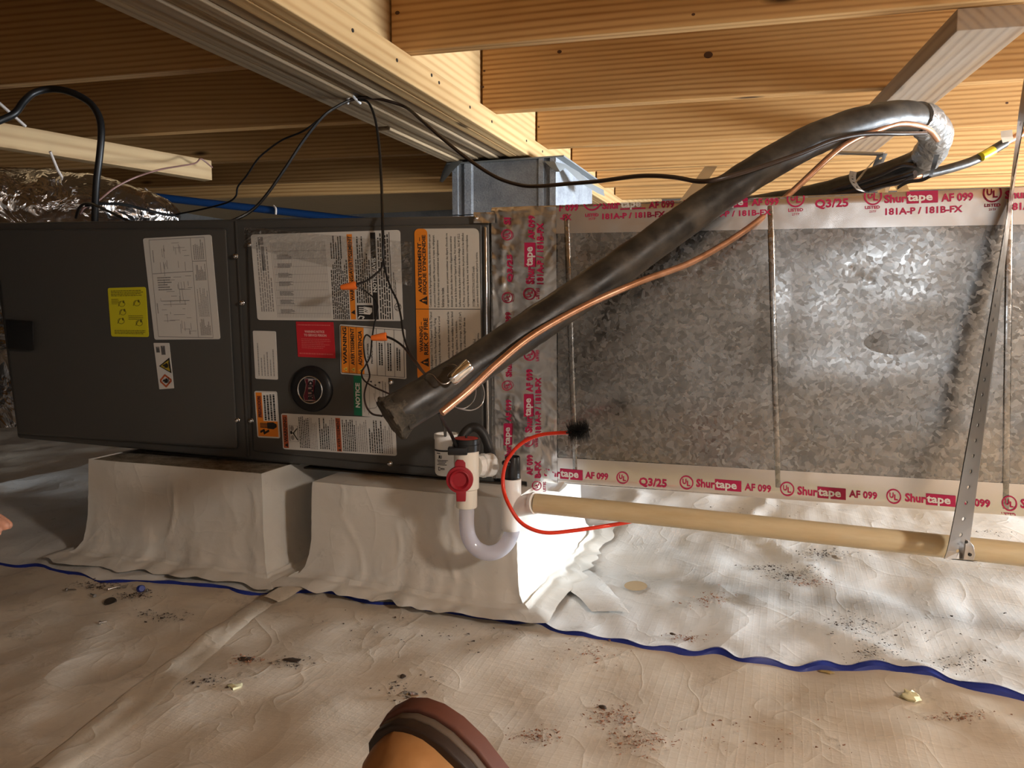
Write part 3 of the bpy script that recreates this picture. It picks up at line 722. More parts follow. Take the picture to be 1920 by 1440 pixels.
# red notice
o, M, Mu = sticker('sticker', [(555, 603), (625, 604), (629, 672), (559, 669)], LRED, ST_OFF, .01, .01, 'red notice sticker')
mb = MB(); text(mb, 'WARNING NOTICE', M, .22, .75, .24, .31, False, .03); text(mb, 'TO SERVICE PERSON', M, .20, .80, .34, .41, False, .03)
dashes(mb, M, .12, .92, .46, .76, 6, False, .35, 1, .3, 41); dashes(mb, M, .04, .95, .07, .11, 1, False, .7, 1, .1, 42); dashes(mb, M, .05, .95, .87, .92, 1, False, .7, 1, .05, 43)
pr('print', mb, [INKL, mat('ink_dull_red', (0.62, 0.13, 0.12), 0.5)], o)
# three-language warning
o, M, Mu = sticker('sticker', [(637, 608), (760, 617), (762, 711), (639, 701)], LABELW, ST_OFF, .025, .03, 'white sticker with an orange three-line warning')
mb = MB(); rect(mb, Mu, .02, .37, .03, .97, 1)
for k, (w, y0) in enumerate((('WARNING', .05), ('AVERTISSEMENT', .06), ('ADVERTENCIA', .10))):
    text(mb, w, M, .045 + .118 * k, .105 + .118 * k, y0, .80, True, .035)
    tri(mb, M, [(.045 + .118 * k, .895), (.105 + .118 * k, .945), (.105 + .118 * k, .845)][::-1], 2); line(mb, lambda s, t: M(s, t) + AN * .0003, (.07 + .118 * k, .895), (.098 + .118 * k, .895), .012)
for x in (.137, .255, .565, .69, .83): line(mb, M, (x, .03), (x, .97), .006)
text(mb, 'CALIFORNIA', M, .415, .445, .34, .68, True, .03); text(mb, 'PROPOSITION 65', M, .475, .505, .22, .74, True, .03)
for x, y0, y1 in ((.59, .3, .76), (.72, .3, .86), (.855, .38, .84)): dashes(mb, M, x, x + .07, y0, y1, 2, True, .6, 0, .3, int(x * 100))
for a, b in (((.015, .03), (.975, .03)), ((.015, .97), (.975, .97)), ((.975, .03), (.975, .97)), ((.015, .03), (.015, .97))): line(mb, M, a, b, .008)
pr('print', mb, [INK, LORG, mat('hazard_yellow', (0.75, 0.55, 0.10), 0.4)], o)
# notice with pipe sketch
o, M, Mu = sticker('sticker', [(663, 704), (728, 708), (731, 786), (664, 778)], LABELW, ST_OFF - .0006, .01, .01, 'green and white notice sticker with a piping sketch')
mb = MB(); rect(mb, Mu, 0, .235, 0, 1, 1); text(mb, 'NOTICE', M, .05, .18, .18, .80, True, .04, 2)
pts = [(.42, .95), (.42, .80), (.62, .76), (.68, .68), (.60, .55), (.58, .40)]
for a, b in zip(pts, pts[1:]): line(mb, M, a, b, .014, 0)
for x in (.30, .45, .62, .74): line(mb, M, (x, .10), (x, .9 if x < .5 else .5), .008, 0)
for x, y in ((.5, .12), (.62, .2), (.74, .13)): tri(mb, M, [(x - .05, y), (x + .03, y + .03), (x + .03, y - .02)][::-1], 3)
dashes(mb, M, .80, .95, .08, .6, 2, True, .4, 0, .4, 51)
pr('print', mb, [INKG, LGRN, WHITE, INK], o)
# precaucion
o, M, Mu = sticker('sticker', [(477, 733), (519, 734), (525, 822), (483, 820)], LABELW, ST_OFF, .07, .04, 'orange shock-hazard sticker')
mb = MB(); rect(mb, Mu, .05, .95, .03, .97, 1); rect(mb, M, .33, .95, .03, .64, 2); rect(mb, M, .10, .29, .10, .57, 3)
text(mb, 'PRECAUCION', M2 if False else (lambda s, t: M(s, t) + AN * .0003), .12, .26, .12, .55, True, .03)
dashes(mb, lambda s, t: M(s, t) + AN * .0003, .37, .92, .06, .62, 4, True, .62, 0, .15, 61)
for k in range(4): line(mb, M, (.16, .690 + k * .028), (.5, .695 + k * .028), .018)
tri(mb, M, [(.48, .67), (.48, .80), (.75, .81), (.9, .76), (.9, .70), (.75, .66)][::-1])
for a, b in (((.15, .88), (.35, .83)), ((.35, .83), (.30, .91)), ((.30, .91), (.55, .84))): line(mb, M, a, b, .05)
pr('print', mb, [INK, LORG, WHITE, LRST], o)
# long warning at the bottom
o, M, Mu = sticker('sticker', [(527, 775), (740, 784), (744, 855), (531, 842)], LABELW, ST_OFF, .02, .05, 'long white warning sticker along the bottom edge')
mb = MB(); rect(mb, Mu, .01, .055, .04, .96, 1); rect(mb, Mu, .488, .53, .06, .97, 1)
text(mb, 'WARNING', M, .018, .048, .10, .80, True, .03); text(mb, 'AVERTISSEMENT', M, .495, .522, .08, .86, True, .03)
tri(mb, M, [(.018, .88), (.048, .94), (.048, .82)][::-1]); tri(mb, M, [(.495, .93), (.522, .965), (.522, .89)][::-1])
for a, b in (((.07, .32), (.145, .33)), ((.07, .76), (.145, .77)), ((.07, .32), (.07, .76)), ((.145, .33), (.145, .77))): line(mb, M, a, b, .004)
disc(mb, M, .085, .52, .010, .05); line(mb, M, (.09, .52), (.115, .55), .014); line(mb, M, (.10, .55), (.14, .40), .012); line(mb, M, (.105, .55), (.14, .72), .012); disc(mb, M, .095, .40, .016, .07, 2); disc(mb, M, .095, .66, .016, .07, 2)
dashes(mb, M, .155, .25, .06, .93, 6, True, .5, 0, .25, 71); dashes(mb, M, .25, .32, .08, .95, 5, True, .4, 2, .2, 72); dashes(mb, M, .335, .43, .06, .93, 5, True, .5, 0, .4, 73); dashes(mb, M, .43, .48, .06, .96, 3, True, .45, 2, .1, 74)
dashes(mb, M, .54, .66, .06, .95, 7, True, .5, 0, .2, 75); dashes(mb, M, .66, .76, .08, .95, 6, True, .4, 2, .2, 76); dashes(mb, M, .77, .89, .08, .95, 6, True, .5, 0, .4, 77); dashes(mb, M, .89, .975, .2, .95, 5, True, .45, 2, .2, 78)
pr('print', mb, [INK, LRST, INKG], o)
# round badge
bc = AP(584.5, 729, 0.008); bl = build('badge', MB().lathe([(0.0, .009), (.040, .009), (.046, .008), (.0505, .005), (.052, 0), (.052, -.002)], bc, AN, 40, 0, (0, 0, 1)), BLACK, ahu, True)
bl['label'] = 'black round badge with a chrome ring'
br_ = AP(581.5, 730.5, 0.0168); build('badge_ring', MB().lathe([(.0285, 0), (.0285, .0018), (.0300, .0024), (.0315, .0018), (.0315, 0)], br_, AN, 40), CHROME, bl, True)
def MBg(s, t): return AP(581.5 + s, 730.5 + t, 0.0180)
mb = MB(); mb.poly([MBg(a, b) for a, b in ((-11, 21), (11, 22), (8, 14), (6, 3), (9, -8), (11, -20), (-11, -21), (-8, -10), (-10, 2), (-13, 12))], 0)
mb.poly([AP(581.5 + a, 730.5 + b, .0184) for a, b in ((-10, 20), (-4, 20), (-4, -20), (-10, -20), (-7, -9), (-9, 3), (-12, 12))], 1)
mb.poly([AP(581.5 + a, 730.5 + b, .0184) for a, b in ((5, 20), (10, 21), (7, 13), (5, 3), (8, -8), (10, -19), (5, -19))], 1)
text(mb, 'RUUD', lambda s, t: AP(581.5 + s, 730.5 + t, .0188), -4, 5, -17, 19, True, .05, 2)
build('badge_emblem', mb, [CHROME, mat('badge_maroon', (0.10, 0.012, 0.02), 0.35), BLACK], bl)

# pads between blocks and cabinet
for (x0, x1, y0, hz, nm) in ((pl.x + 0.06, pr_.x + 0.02, -0.02, HB1, 'left'), (pl2.x - 0.10, pr2.x - 0.06, 0.0, HB2, 'right')):
    zt = min(along(c_bl, c_br, x).z for x in (x0, min(x1, c_br.x))) - .001
    print('PAD', nm, hz, zt)
    mb = MB().box(x0, x1, y0, y0 + .42, hz + .0015, max(zt, hz + .004))
    tag(build('support_pad', mb, mat('pad_dark_' + nm, (0.05, 0.035, 0.022), 0.85), bevel=0.003), 'dark flat pad between the cabinet and the %s' % ('block with the open brown top' if nm == 'left' else 'block behind the drain trap'), 'pad')

# ================================================================== SHEET-METAL DUCT
DL, DR_, DD = -0.575, 3.3, 0.46
kt = (353 - 391) / (1920 - 922.0); kb = (966 - 897) / (1920 - 930.0)
def etop(u): return 391 + kt * (u - 922)
def ebot(u): return 897 + kb * (u - 930) 
TL_, BL_ = PY(922, etop(922), 0), PY(932, ebot(932), 0)
TR_, BR_ = PY(1920, etop(1920), 0), PY(1920, ebot(1920), 0)
def along(p, q, x): return p + (q - p) * ((x - p.x) / (q.x - p.x))
ztop = lambda x: along(TL_, TR_, x).z
zbot = lambda x: along(BL_, BR_, x).z
duct = thing('metal_duct', (0.6, DD / 2, zbot(0.6)), 'galvanized sheet-metal duct with printed foil tape along its edges', 'duct')
fa = [Vector((DL, 0.002, zbot(DL) + .001)), Vector((DR_, 0.002, zbot(DR_) + .001)), Vector((DR_, 0.002, ztop(DR_) - .001)), Vector((DL, 0.002, ztop(DL) - .001))]
build('duct_body', MB().hexa(fa, [p + Vector((0, DD, 0)) for p in fa]), GALV, duct, True, bevel=0.003)
xsm = [DL, PY(1066, 600, 0).x, PY(1449, 600, 0).x, PY(1888, 600, 0).x, 1.15, 1.9, 2.6, DR_]
dents = [(1597, 505, 10), (1612, 520, 13), (1632, 527, 13), (1640, 512, 9), (1592, 851, 6), (1310, 505, 12)]
dpts = [(PY(u, v, 0), r_ / 2400.) for u, v, r_ in dents]
for a, b in zip(xsm, xsm[1:]):
    n1, n2 = max(10, int((b - a) * 210)), 110; g = []
    for i in range(n1 + 1):
        x = a + (b - a) * i / n1; row = []
        for j in range(n2 + 1):
            z = zbot(x) + (ztop(x) - zbot(x)) * j / n2
            w = min(i, n1 - i, j, n2 - j); e = min(1.0, w / 6.0)
            y = -0.0006 - e * (0.0040 * noise.noise(Vector((x * 2.0, z * 6.5, 3))) + 0.0016 * noise.noise(Vector((x * 5, z * 12, 7))))
            for c, r_ in dpts:
                q = ((x - c.x) ** 2 + (z - c.z) ** 2) / r_ ** 2
                if q < 6: y += 0.0011 * math.exp(-q)
            row.append((x, y, z))
        g.append(row)
    build('duct_panel', MB().grid(g), GALV, duct, True)
def seam(px0, px1, w=0.0055, h=0.0028):
    a, b = PY(*px0, 0), PY(*px1, 0); mb = MB()
    f = [a + Vector((-w, -h, 0)), a + Vector((w, -h, 0)), b + Vector((w, -h, 0)), b + Vector((-w, -h, 0))]
    mb.hexa(f, [p + Vector((0, h + .001, 0)) for p in f]); build('duct_seam', mb, GALV, duct, True, bevel=0.002)
seam((1062, 400), (1079, 885)); seam((1444, 385), (1459, 915)); seam((1893, 370), (1885, 955))
for x in xsm[4:-1]:
    mb = MB().box(x - .008, x + .008, -.0028, .001, zbot(x) + .01, ztop(x) - .01); build('duct_seam', mb, GALV, duct, True, bevel=0.002)

# printed foil tape. The prints run over the folded edges of the tape.
def MT(off=-0.0036):
    def f(u, v):
        et, eb = etop(u), ebot(u)
        if v < et: p = PY(u, et, off); return Vector((p.x, off + (et - v) * .0011, p.z + .0022))
        if v > eb: p = PY(u, eb, off); return Vector((p.x, off + (v - eb) * .0011, p.z - .0022))
        return PY(u, v, off)
    return f
def tape_strip(fn, n, m, wr, mats, y0=-0.0022):
    """fn(i/n, j/m) -> pixel on the duct front"""
    g = []
    for i in range(n + 1):
        r = []
        for j in range(m + 1):
            u, v = fn(i / n, j / m); p = MT(y0)(u, v)
            if etop(u) < v < ebot(u): p.y += -abs(wr * noise.noise(Vector((p.x * 28, p.z * 22, 1.7)))) - abs(wr * .6 * noise.noise(Vector((p.x * 70, p.z * 60, 9))))
            r.append(p)
        g.append(r)
    return build('foil_tape', MB().grid(g), mats, duct, True)
PO = -0.0040
def UL_(mb, M, u, v, r, rot=False):
    ringm(mb, M, u, v, r, r, .17)
    if rot: text(mb, 'U', M, u - .5 * r, u + .25 * r, v + .02 * r, v + .58 * r, True, .03); text(mb, 'L', M, u - .25 * r, u + .5 * r, v - .55 * r, v - .05 * r, True, .03)
    else: text(mb, 'U', M, u - .58 * r, u - .02 * r, v - .5 * r, v + .25 * r, False, .03); text(mb, 'L', M, u + .05 * r, u + .55 * r, v - .25 * r, v + .5 * r, False, .03)
def sh(k, uc, off=PO):
    m_ = MT(off); dv = 3.5 if (k < 0 and uc > 1270) else 0.0
    return lambda u, v: m_(u, v + dv + k * (u - uc))
def brandH_(mb, k, x0, x1, yt, yb, bl=.415):
    xb = x0 + (x1 - x0) * bl; M = sh(k, (x0 + x1) / 2); M2_ = sh(k, (x0 + x1) / 2, PO - .0006); h = yb - yt
    text(mb, 'Shur', M, x0, xb, yt + .12 * h, yb - .12 * h, False, .035, 0)
    rect(mb, M, xb, x1, yt, yb, 0); text(mb, 'tape', M2_, xb + .01 * (x1 - x0), x0 + .90 * (x1 - x0), yt + .16 * h, yb + .02 * h, False, .03, 1)
def brandV_(mb, x0, x1, yt, yb, bl=.42):
    ybk = yb - (yb - yt) * bl; M = MT(PO); M2_ = MT(PO - .0006); h = x1 - x0
    text(mb, 'Shur', M, x0 + .12 * h, x1 - .12 * h, ybk, yb, True, .035, 0)
    rect(mb, M, x0, x1, yt, ybk, 0); text(mb, 'tape', M2_, x0 + .14 * h, x1 + .02 * h, yt + .10 * (yb - yt), ybk - .01 * (yb - yt), True, .03, 1)
def tH_(mb, s, k, x0, x1, yt, yb, b=.03): text(mb, s, sh(k, (x0 + x1) / 2), x0, x1, yt, yb, False, b)
def tV_(mb, s, x0, x1, yt, yb, b=.03): text(mb, s, MT(PO), x0, x1, yt, yb, True, b)
def piece(fn):
    def g_(lst, *a_):
        m_ = MB(); fn(m_, *a_); lst.append(m_)
    return g_
UL, brandH, brandV, tH, tV = [piece(q_) for q_ in (UL_, brandH_, brandV_, tH_, tV_)]
def prints(lst, par, dy=0.0):
    for m_ in lst:
        for v_ in m_.v: v_.y -= dy
        build('tape_print', m_, [MAG, WPRINT], par)
# upper tape
ty = lambda u: 438 + (421 - 438) / (1920 - 1045.) * (u - 1045)
tp = tape_strip(lambda s, t: (1040 + s * 1560, (etop(1040 + s * 1560) - 30) * (1 - t) + ty(1040 + s * 1560) * t), 190, 10, .0005, FOILT)
mb = []; K = -.040
tH(mb, 'F 099', K, 1048, 1084, 382, 396); tH(mb, '-FX', K, 1050, 1071, 402, 413)
UL(mb, sh(K, 1110), 1110, 378, 17); tH(mb, 'LISTED', K, 1097, 1122, 400, 406); tH(mb, '25TF', K, 1103, 1116, 408, 412, .0)
brandH(mb, K, 1129, 1210, 374, 393); tH(mb, 'AF 099', K, 1216, 1264, 376, 390); tH(mb, '181A-P / 181B-FX', K, 1129, 1247, 398, 409)
UL(mb, sh(K, 1298), 1298, 376, 17); tH(mb, 'LISTED', K, 1285, 1311, 395, 401); brandH(mb, K, 1318, 1402, 368, 386); tH(mb, 'AF 099', K, 1409, 1460, 368, 382); tH(mb, '181A-P / 181B-FX', K, 1318, 1446, 391, 402)
UL(mb, sh(K, 1492), 1492, 368, 17); tH(mb, 'LISTED', K, 1478, 1506, 387, 393); tH(mb, '25TF', K, 1485, 1499, 396, 400, .0); tH(mb, 'Q3/25', K, 1528, 1591, 369, 388)
UL(mb, sh(K, 1637), 1637, 364, 17); tH(mb, 'LISTED', K, 1622, 1650, 382, 388); tH(mb, '25TF', K, 1630, 1643, 391, 395, .0); brandH(mb, K, 1658, 1759, 357, 378); tH(mb, 'AF 099', K, 1765, 1825, 358, 374); tH(mb, '181A-P / 181B-FX', K, 1660, 1805, 384, 397)
UL(mb, sh(K, 1861), 1861, 358, 18); tH(mb, 'LISTED', K, 1846, 1876, 378, 384); tH(mb, '25TF', K, 1854, 1868, 387, 391, .0); brandH(mb, K, 1885, 1990, 349, 370); tH(mb, '181A-P / 181B-FX', K, 1892, 2040, 374, 388)
prints(mb, tp)
# lower tape
by = lambda u: 858 + (908 - 858) / (1920 - 1045.) * (u - 1045)
tp = tape_strip(lambda s, t: (1040 + s * 1560, by(1040 + s * 1560) * (1 - t) + (ebot(1040 + s * 1560) + 25) * t), 190, 10, .0005, FOILT)
mb = []; K = .082
brandH(mb, K, 1020, 1092, 879, 898); tH(mb, 'AF 099', K, 1097, 1140, 886, 899); UL(mb, sh(K, 1167), 1167, 896, 11.5); tH(mb, 'Q3/25', K, 1198, 1250, 897, 915)
UL(mb, sh(K, 1287), 1287, 905, 13); brandH(mb, K, 1305, 1390, 899, 919); tH(mb, 'AF 099', K, 1396, 1446, 908, 922); UL(mb, sh(K, 1476), 1476, 917, 13.5)
brandH(mb, K, 1495, 1586, 913, 934); tH(mb, 'AF 099', K, 1592, 1645, 921, 935); UL(mb, sh(K, 1676), 1676, 931, 14); brandH(mb, K, 1697, 1792, 926, 947); tH(mb, 'AF 099', K, 1798, 1857, 935, 950)
UL(mb, sh(K, 1893), 1893, 944, 14.5); tH(mb, 'LISTED', K, 1878, 1905, 962, 968); brandH(mb, K, 1914, 2015, 937, 960)
prints(mb, tp)
# upright tapes over the joint with the cabinet
def vt(x0t, x1t, x0b, x1b, yt, yb):
    return lambda s, t: (x0t + (x1t - x0t) * s + ((x0b - x0t) * (1 - s) + (x1b - x1t) * s) * t, yt + (yb - yt) * t)
tp = tape_strip(vt(921, 966, 931, 972, 380, 905), 16, 120, .0035, FOILV, -0.0016)
mb = []
tV(mb, 'SI', 945, 957, 408, 421); UL(mb, MT(PO - .002), 951, 440, 10.5, True); tV(mb, 'Q3/25', 951, 962, 477, 529); UL(mb, MT(PO - .002), 952, 558, 10.5, True); tV(mb, '099', 948, 958, 585, 606)
brandV(mb, 947, 961, 640, 707); UL(mb, MT(PO - .002), 951, 723, 9.5, True); tV(mb, 'AF 099', 949, 959, 749, 790); brandV(mb, 945, 960, 794, 862, .4)
prints(mb, tp, .0022)
tp = tape_strip(vt(963, 1043, 966, 1045, 379, 906), 24, 120, .0022, FOILV, -0.0030)
mb = []
UL(mb, MT(PO), 993, 551, 11.5, True); brandV(mb, 984, 1004, 455, 533); tV(mb, 'AF 099', 991, 1003, 404, 449); tV(mb, 'LISTED', 1005, 1011, 540, 561); tV(mb, '181A-P / 181B-FX', 1007, 1019, 418, 533)
UL(mb, MT(PO), 993, 666, 10.5, True); tV(mb, 'LISTED', 1005, 1010, 656, 677); tV(mb, 'AF 099', 987, 999, 692, 735); brandV(mb, 983, 1000, 739, 811); tV(mb, '181A-P / 181B-FX', 1004, 1014, 708, 811)
UL(mb, MT(PO), 991, 828, 9.5, True); tV(mb, 'LISTED', 1003, 1008, 818, 838); tV(mb, 'AF 099', 988, 999, 853, 891); tV(mb, 'B-FX', 1003, 1014, 864, 896)
prints(mb, tp, .0030)
# taped collar below the duct corner
mb = MB(); q = [(985, 888), (1068, 892), (1048, 924), (988, 920)]
a = [PY(u, v, -.001) for u, v in q]; mb.hexa(a, [p + Vector((0, .05, 0)) for p in a]); tp = build('foil_collar', mb, FOILV, duct, True, bevel=.003)
mb = MB(); M_ = lambda u, v: PY(u, v, -.0022); UL_(mb, M_, 1006, 911, 9, True); text(mb, 'LISTED', M_, 1018, 1023, 902, 922, True, .02); build('tape_print', mb, MAG, tp)
# bit of tape stuck on the cabinet corner
g = []
for i in range(9):
    g.append([AP(888 + i * 5, 398 + j * 4, .0095 + .003 * abs(noise.noise(Vector((i * .7, j * .9, 2))))) for j in range(6)])
o = build('foil_tape_scrap', MB().grid(g), FOILV, ahu, True)

# ================================================================== REFRIGERANT LINES
PIPE = [(730, 786, 1.13), (765, 764, 1.14), (850, 712, 1.18), (950, 646, 1.23), (1060, 572, 1.28), (1160, 503, 1.32), (1260, 431, 1.36), (1360, 360, 1.40), (1450, 302, 1.43), (1540, 256, 1.47), (1630, 226, 1.51), (1700, 218, 1.57), (1745, 236, 1.65), (1752, 272, 1.74), (1722, 303, 1.83), (1660, 328, 1.93), (1590, 350, 2.02), (1500, 372, 2.12), (1380, 392, 2.25)]
line_ = thing('insulated_line', PD(850, 712, 1.18), 'thick black insulated refrigerant line slanting across the duct', 'pipe')
pp = pxs(PIPE, 10); N = len(pp)
def wob(i, k, p): return 1 + 0.05 * noise.noise(p * 26) + 0.025 * noise.noise(p * 60)
build('insulation', MB().tube(pp[6:], 0.0305, 22, wob=wob), INSUL, line_, True)
def wob2(i, k, p): return 1 + 0.22 * noise.noise(p * 45) + (0.12 * math.sin(k * 1.9) if i < 2 else 0)
e_ = [pp[0] + (pp[0] - pp[1]) * .6] + pp[0:10]
build('frayed_end', MB().tube(e_, [.030, .034, .036, .036, .034, .033, .032, .0315, .031, .0305, .030], 26, wob=wob2), INSULG, line_, True)
i0 = 112
def wob3(i, k, p): return 1 + 0.16 * noise.noise(p * 30) + .05 * noise.noise(p * 90)
o = build('tape_wrap', MB().tube(pp[113:137], 0.0345, 24, wob=wob3), DUCTT, line_, True); o['label'] = 'grey tape wrapped round the bend'
mb = MB()                                   # loose tape end
g = []
for i in range(10):
    a = PD(1752 - 4 * i * .3, 290 + 4.5 * i, 1.70 + .004 * i); g.append([a, a + RT * (.012 - .0004 * i) + Vector((0, 0, .002 * math.sin(i)))])
for i in range(12):
    a = PD(1748 - 6 * i, 331 + 2.2 * i + 3 * math.sin(i * .6), 1.74 + .004 * i)
    g.append([a, a + Vector((0, 0, .008))])
build('loose_tape_end', MB().grid(g), BLACKR, line_, True)
# three thin strips on the lower bundle
for dv, rr_ in ((10, .006), (20, .005), (-12, .0055)):
    pts = pxs([(1716, 318 + dv * .6, 1.79), (1690, 322 + dv, 1.84), (1650, 336 + dv * .7, 1.90), (1600, 352 + dv * .6, 1.97), (1540, 366 + dv * .4, 2.06)], 8)
    build('bundled_tube', MB().tube(pts, rr_, 8), SHEATH, line_, True)
# copper liquid line
cp_ = pxs([(1758, 262, 1.64), (1742, 243, 1.59), (1715, 234, 1.545), (1680, 233, 1.515), (1640, 246, 1.49), (1600, 262, 1.47), (1560, 290, 1.455), (1480, 364, 1.43), (1400, 430, 1.39), (1300, 490, 1.335), (1200, 528, 1.285), (1100, 572, 1.245), (1000, 628, 1.20), (930, 684, 1.165), (880, 731, 1.135), (828, 774, 1.11)], 9)
cl = tag(build('copper_line', MB().tube(cp_, 0.0058, 14), COPPER, smooth=True), 'bare copper tube running along under the thick black line', 'pipe')
# capped metal sleeve tied to the line
a, b = PD(846, 713, 1.125), PD(882, 682, 1.125); ax = (b - a)
sl = thing('metal_sleeve', a, 'small shiny metal bulb strapped on the thick black line', 'sensor bulb')
L_ = ax.length
build('bulb', MB().lathe([(0, -.001), (.0085, -.0005), (.0098, .002), (.0100, .006), (.0100, L_ - .002), (.0088, L_), (.0070, L_ - .0015), (.0040, L_ - .003), (0, L_ - .002)], a, ax, 24), CHROME, sl, True)
build('capillary_wire', MB().tube(pxs([(846, 712, 1.12), (838, 719, 1.115), (828, 719, 1.115), (819, 712, 1.12), (812, 704, 1.125), (803, 702, 1.13), (798, 707, 1.135), (797, 716, 1.15)], 8), .0011, 8), STEEL, sl, True)
build('capillary_wire', MB().tube(pxs([(862, 690, 1.13), (850, 684, 1.14), (838, 686, 1.15), (826, 693, 1.16)], 8), .0010, 8), STEEL, sl, True)
build('capillary_coil', MB().tube(pxs([(842, 756, 1.30), (860, 766, 1.38), (885, 769, 1.42), (903, 758, 1.44), (908, 738, 1.44), (903, 718, 1.42), (896, 710, 1.36), (889, 716, 1.36), (892, 735, 1.40), (887, 752, 1.42), (872, 765, 1.42), (855, 764, 1.38), (848, 755, 1.30)], 8), .0012, 8), STEEL, sl, True)
# copper line with clip at the right edge
c2 = thing('copper_line', PD(1850, 290, 2.1), 'dark sleeved copper tube clipped to a joist at the right edge', 'pipe')
build('tube', MB().tube(pxs([(1640, 352, 2.05), (1700, 333, 2.05), (1760, 322, 2.06), (1830, 300, 2.08), (1880, 270, 2.1), (1930, 243, 2.12), (2010, 195, 2.16)], 8), .0095, 12), COPPER, c2, True)
build('sleeve', MB().tube(pxs([(1725, 329, 2.055), (1780, 316, 2.065), (1830, 299, 2.075), (1884, 268, 2.095)], 8), .0125, 12), INSUL, c2, True)
o = build('yellow_mark', MB().tube(pxs([(1840, 294, 2.062), (1850, 289, 2.064), (1862, 282, 2.068)], 5), .0120, 12), mat('yellow_tape', (.75, .60, .03), .4), c2, True)
g = [[PD(1876, 246, 2.07), PD(1898, 243, 2.08)], [PD(1877, 258, 2.065), PD(1899, 256, 2.075)], [PD(1880, 268, 2.065), PD(1902, 262, 2.075)]]
build('pipe_clip', MB().grid(g), STEEL, c2)

# ================================================================== WIRES AND CABLES
stp = PZ(660, 187, ZB)
ds = (stp - CAM).dot(FW)
w = tag(build('black_cable', MB().tube(pxs([(650, 190, ds - .01), (672, 184, ds - .01), (700, 184, ds - .01), (730, 190, ds - .02), (762, 202, ds - .03), (790, 225, 1.88), (830, 260, 1.84), (880, 300, 1.79), (930, 332, 1.74), (975, 347, 1.70), (1010, 349, 1.66), (1060, 345, 1.62), (1120, 340, 1.56), (1200, 330, 1.48), (1260, 332, 1.42), (1310, 340, 1.35), (1350, 335, 1.33), (1420, 315, 1.36), (1500, 288, 1.40), (1560, 264, 1.43), (1620, 252, 1.465), (1690, 251, 1.51), (1735, 250, 1.58)], 8), .0042, 10), SHEATH, smooth=True), 'dark brown cable sagging from the beam staple across to the taped bend', 'cable')
mb = MB(); mb.tube(pxs([(652, 194, ds), (653, 184, ds - .015), (660, 180, ds - .02), (667, 186, ds - .015), (676, 194, ds)], 5), .0035, 8)
tag(build('cable_staple', mb, mat('white_clip', (.75, .75, .76), .35), smooth=True), 'small white cable staple on the underside of the beam', 'staple')
tw = thing('thermostat_wire', PD(717, 480, 1.55), 'thin black control wires with orange wire nuts hanging over the cabinet front', 'wire')
def wire(pts, r=.0016, m_=WIRE, nm='wire', par=tw): return build(nm, MB().tube(pxs(pts, 8), r, 8), m_, par, True)
wire([(672, 187, ds - .012), (690, 192, ds - .02), (703, 222, 1.92), (711, 275, 1.85), (715, 340, 1.74), (717, 400, 1.63), (718, 450, 1.60), (719, 485, 1.595)], .0032)
wire([(719, 485, 1.595), (715, 503, 1.59), (704, 514, 1.585), (688, 526, 1.58), (668, 533, 1.575)], .0022)
wire([(719, 485, 1.595), (723, 510, 1.59), (733, 540, 1.585), (745, 565, 1.58), (752, 595, 1.57), (757, 630, 1.55), (768, 660, 1.50), (785, 685, 1.40), (802, 710, 1.22)], .0022)
wire([(668, 534, 1.575), (684, 545, 1.58), (700, 558, 1.58), (708, 572, 1.575), (706, 592, 1.57), (701, 612, 1.56), (697, 640, 1.55), (694, 668, 1.54), (685, 686, 1.53), (678, 698, 1.52), (682, 712, 1.50), (698, 724, 1.46), (722, 735, 1.38), (745, 745, 1.25)], .0017)
wire([(697, 634, 1.545), (687, 628, 1.545), (682, 640, 1.545), (684, 668, 1.54), (690, 688, 1.53), (693, 706, 1.51), (687, 722, 1.48), (683, 742, 1.44), (687, 762, 1.36), (698, 776, 1.26), (716, 780, 1.15)], .0017)
wire([(724, 631, 1.545), (740, 638, 1.54), (758, 652, 1.52), (780, 682, 1.42), (800, 705, 1.24)], .0024)
wire([(824, 773, 1.16), (832, 792, 1.28), (846, 815, 1.40), (856, 838, 1.43), (863, 850, 1.44)], .0032)
wire([(826, 775, 1.17), (830, 790, 1.30), (834, 805, 1.44), (835, 818, 1.50)], .0030)
def nut(u0, v0, u1, v1, d):
    a, b = PD(u0, v0, d), PD(u1, v1, d); ax = b - a; L_ = ax.length; pts = []
    n = 24; r0, r1 = .0082, .0052; e = ax.orthogonal().normalized(); g_ = ax.normalized().cross(e)
    for k in range(n):
        an = 2 * math.pi * k / n; rr_ = 1.0 + (.07 if k % 2 else -.03); dd = e * math.cos(an) + g_ * math.sin(an)
        pts.append([a + dd * .004, a + dd * r0 * .9, a + ax * .03 + dd * r0 * 1.04, a + ax * .2 + dd * r0 * 1.0, a + ax * .25 + dd * r0 * .95 * rr_, a + ax * .92 + dd * r1 * rr_, a + ax + dd * r1 * .8, a + ax + dd * .0002])
    return build('wire_nut', MB().grid(pts, 0, True), ORNUT, tw, True)
nut(668, 535, 639, 539, 1.57); nut(725, 631, 696, 634, 1.54)
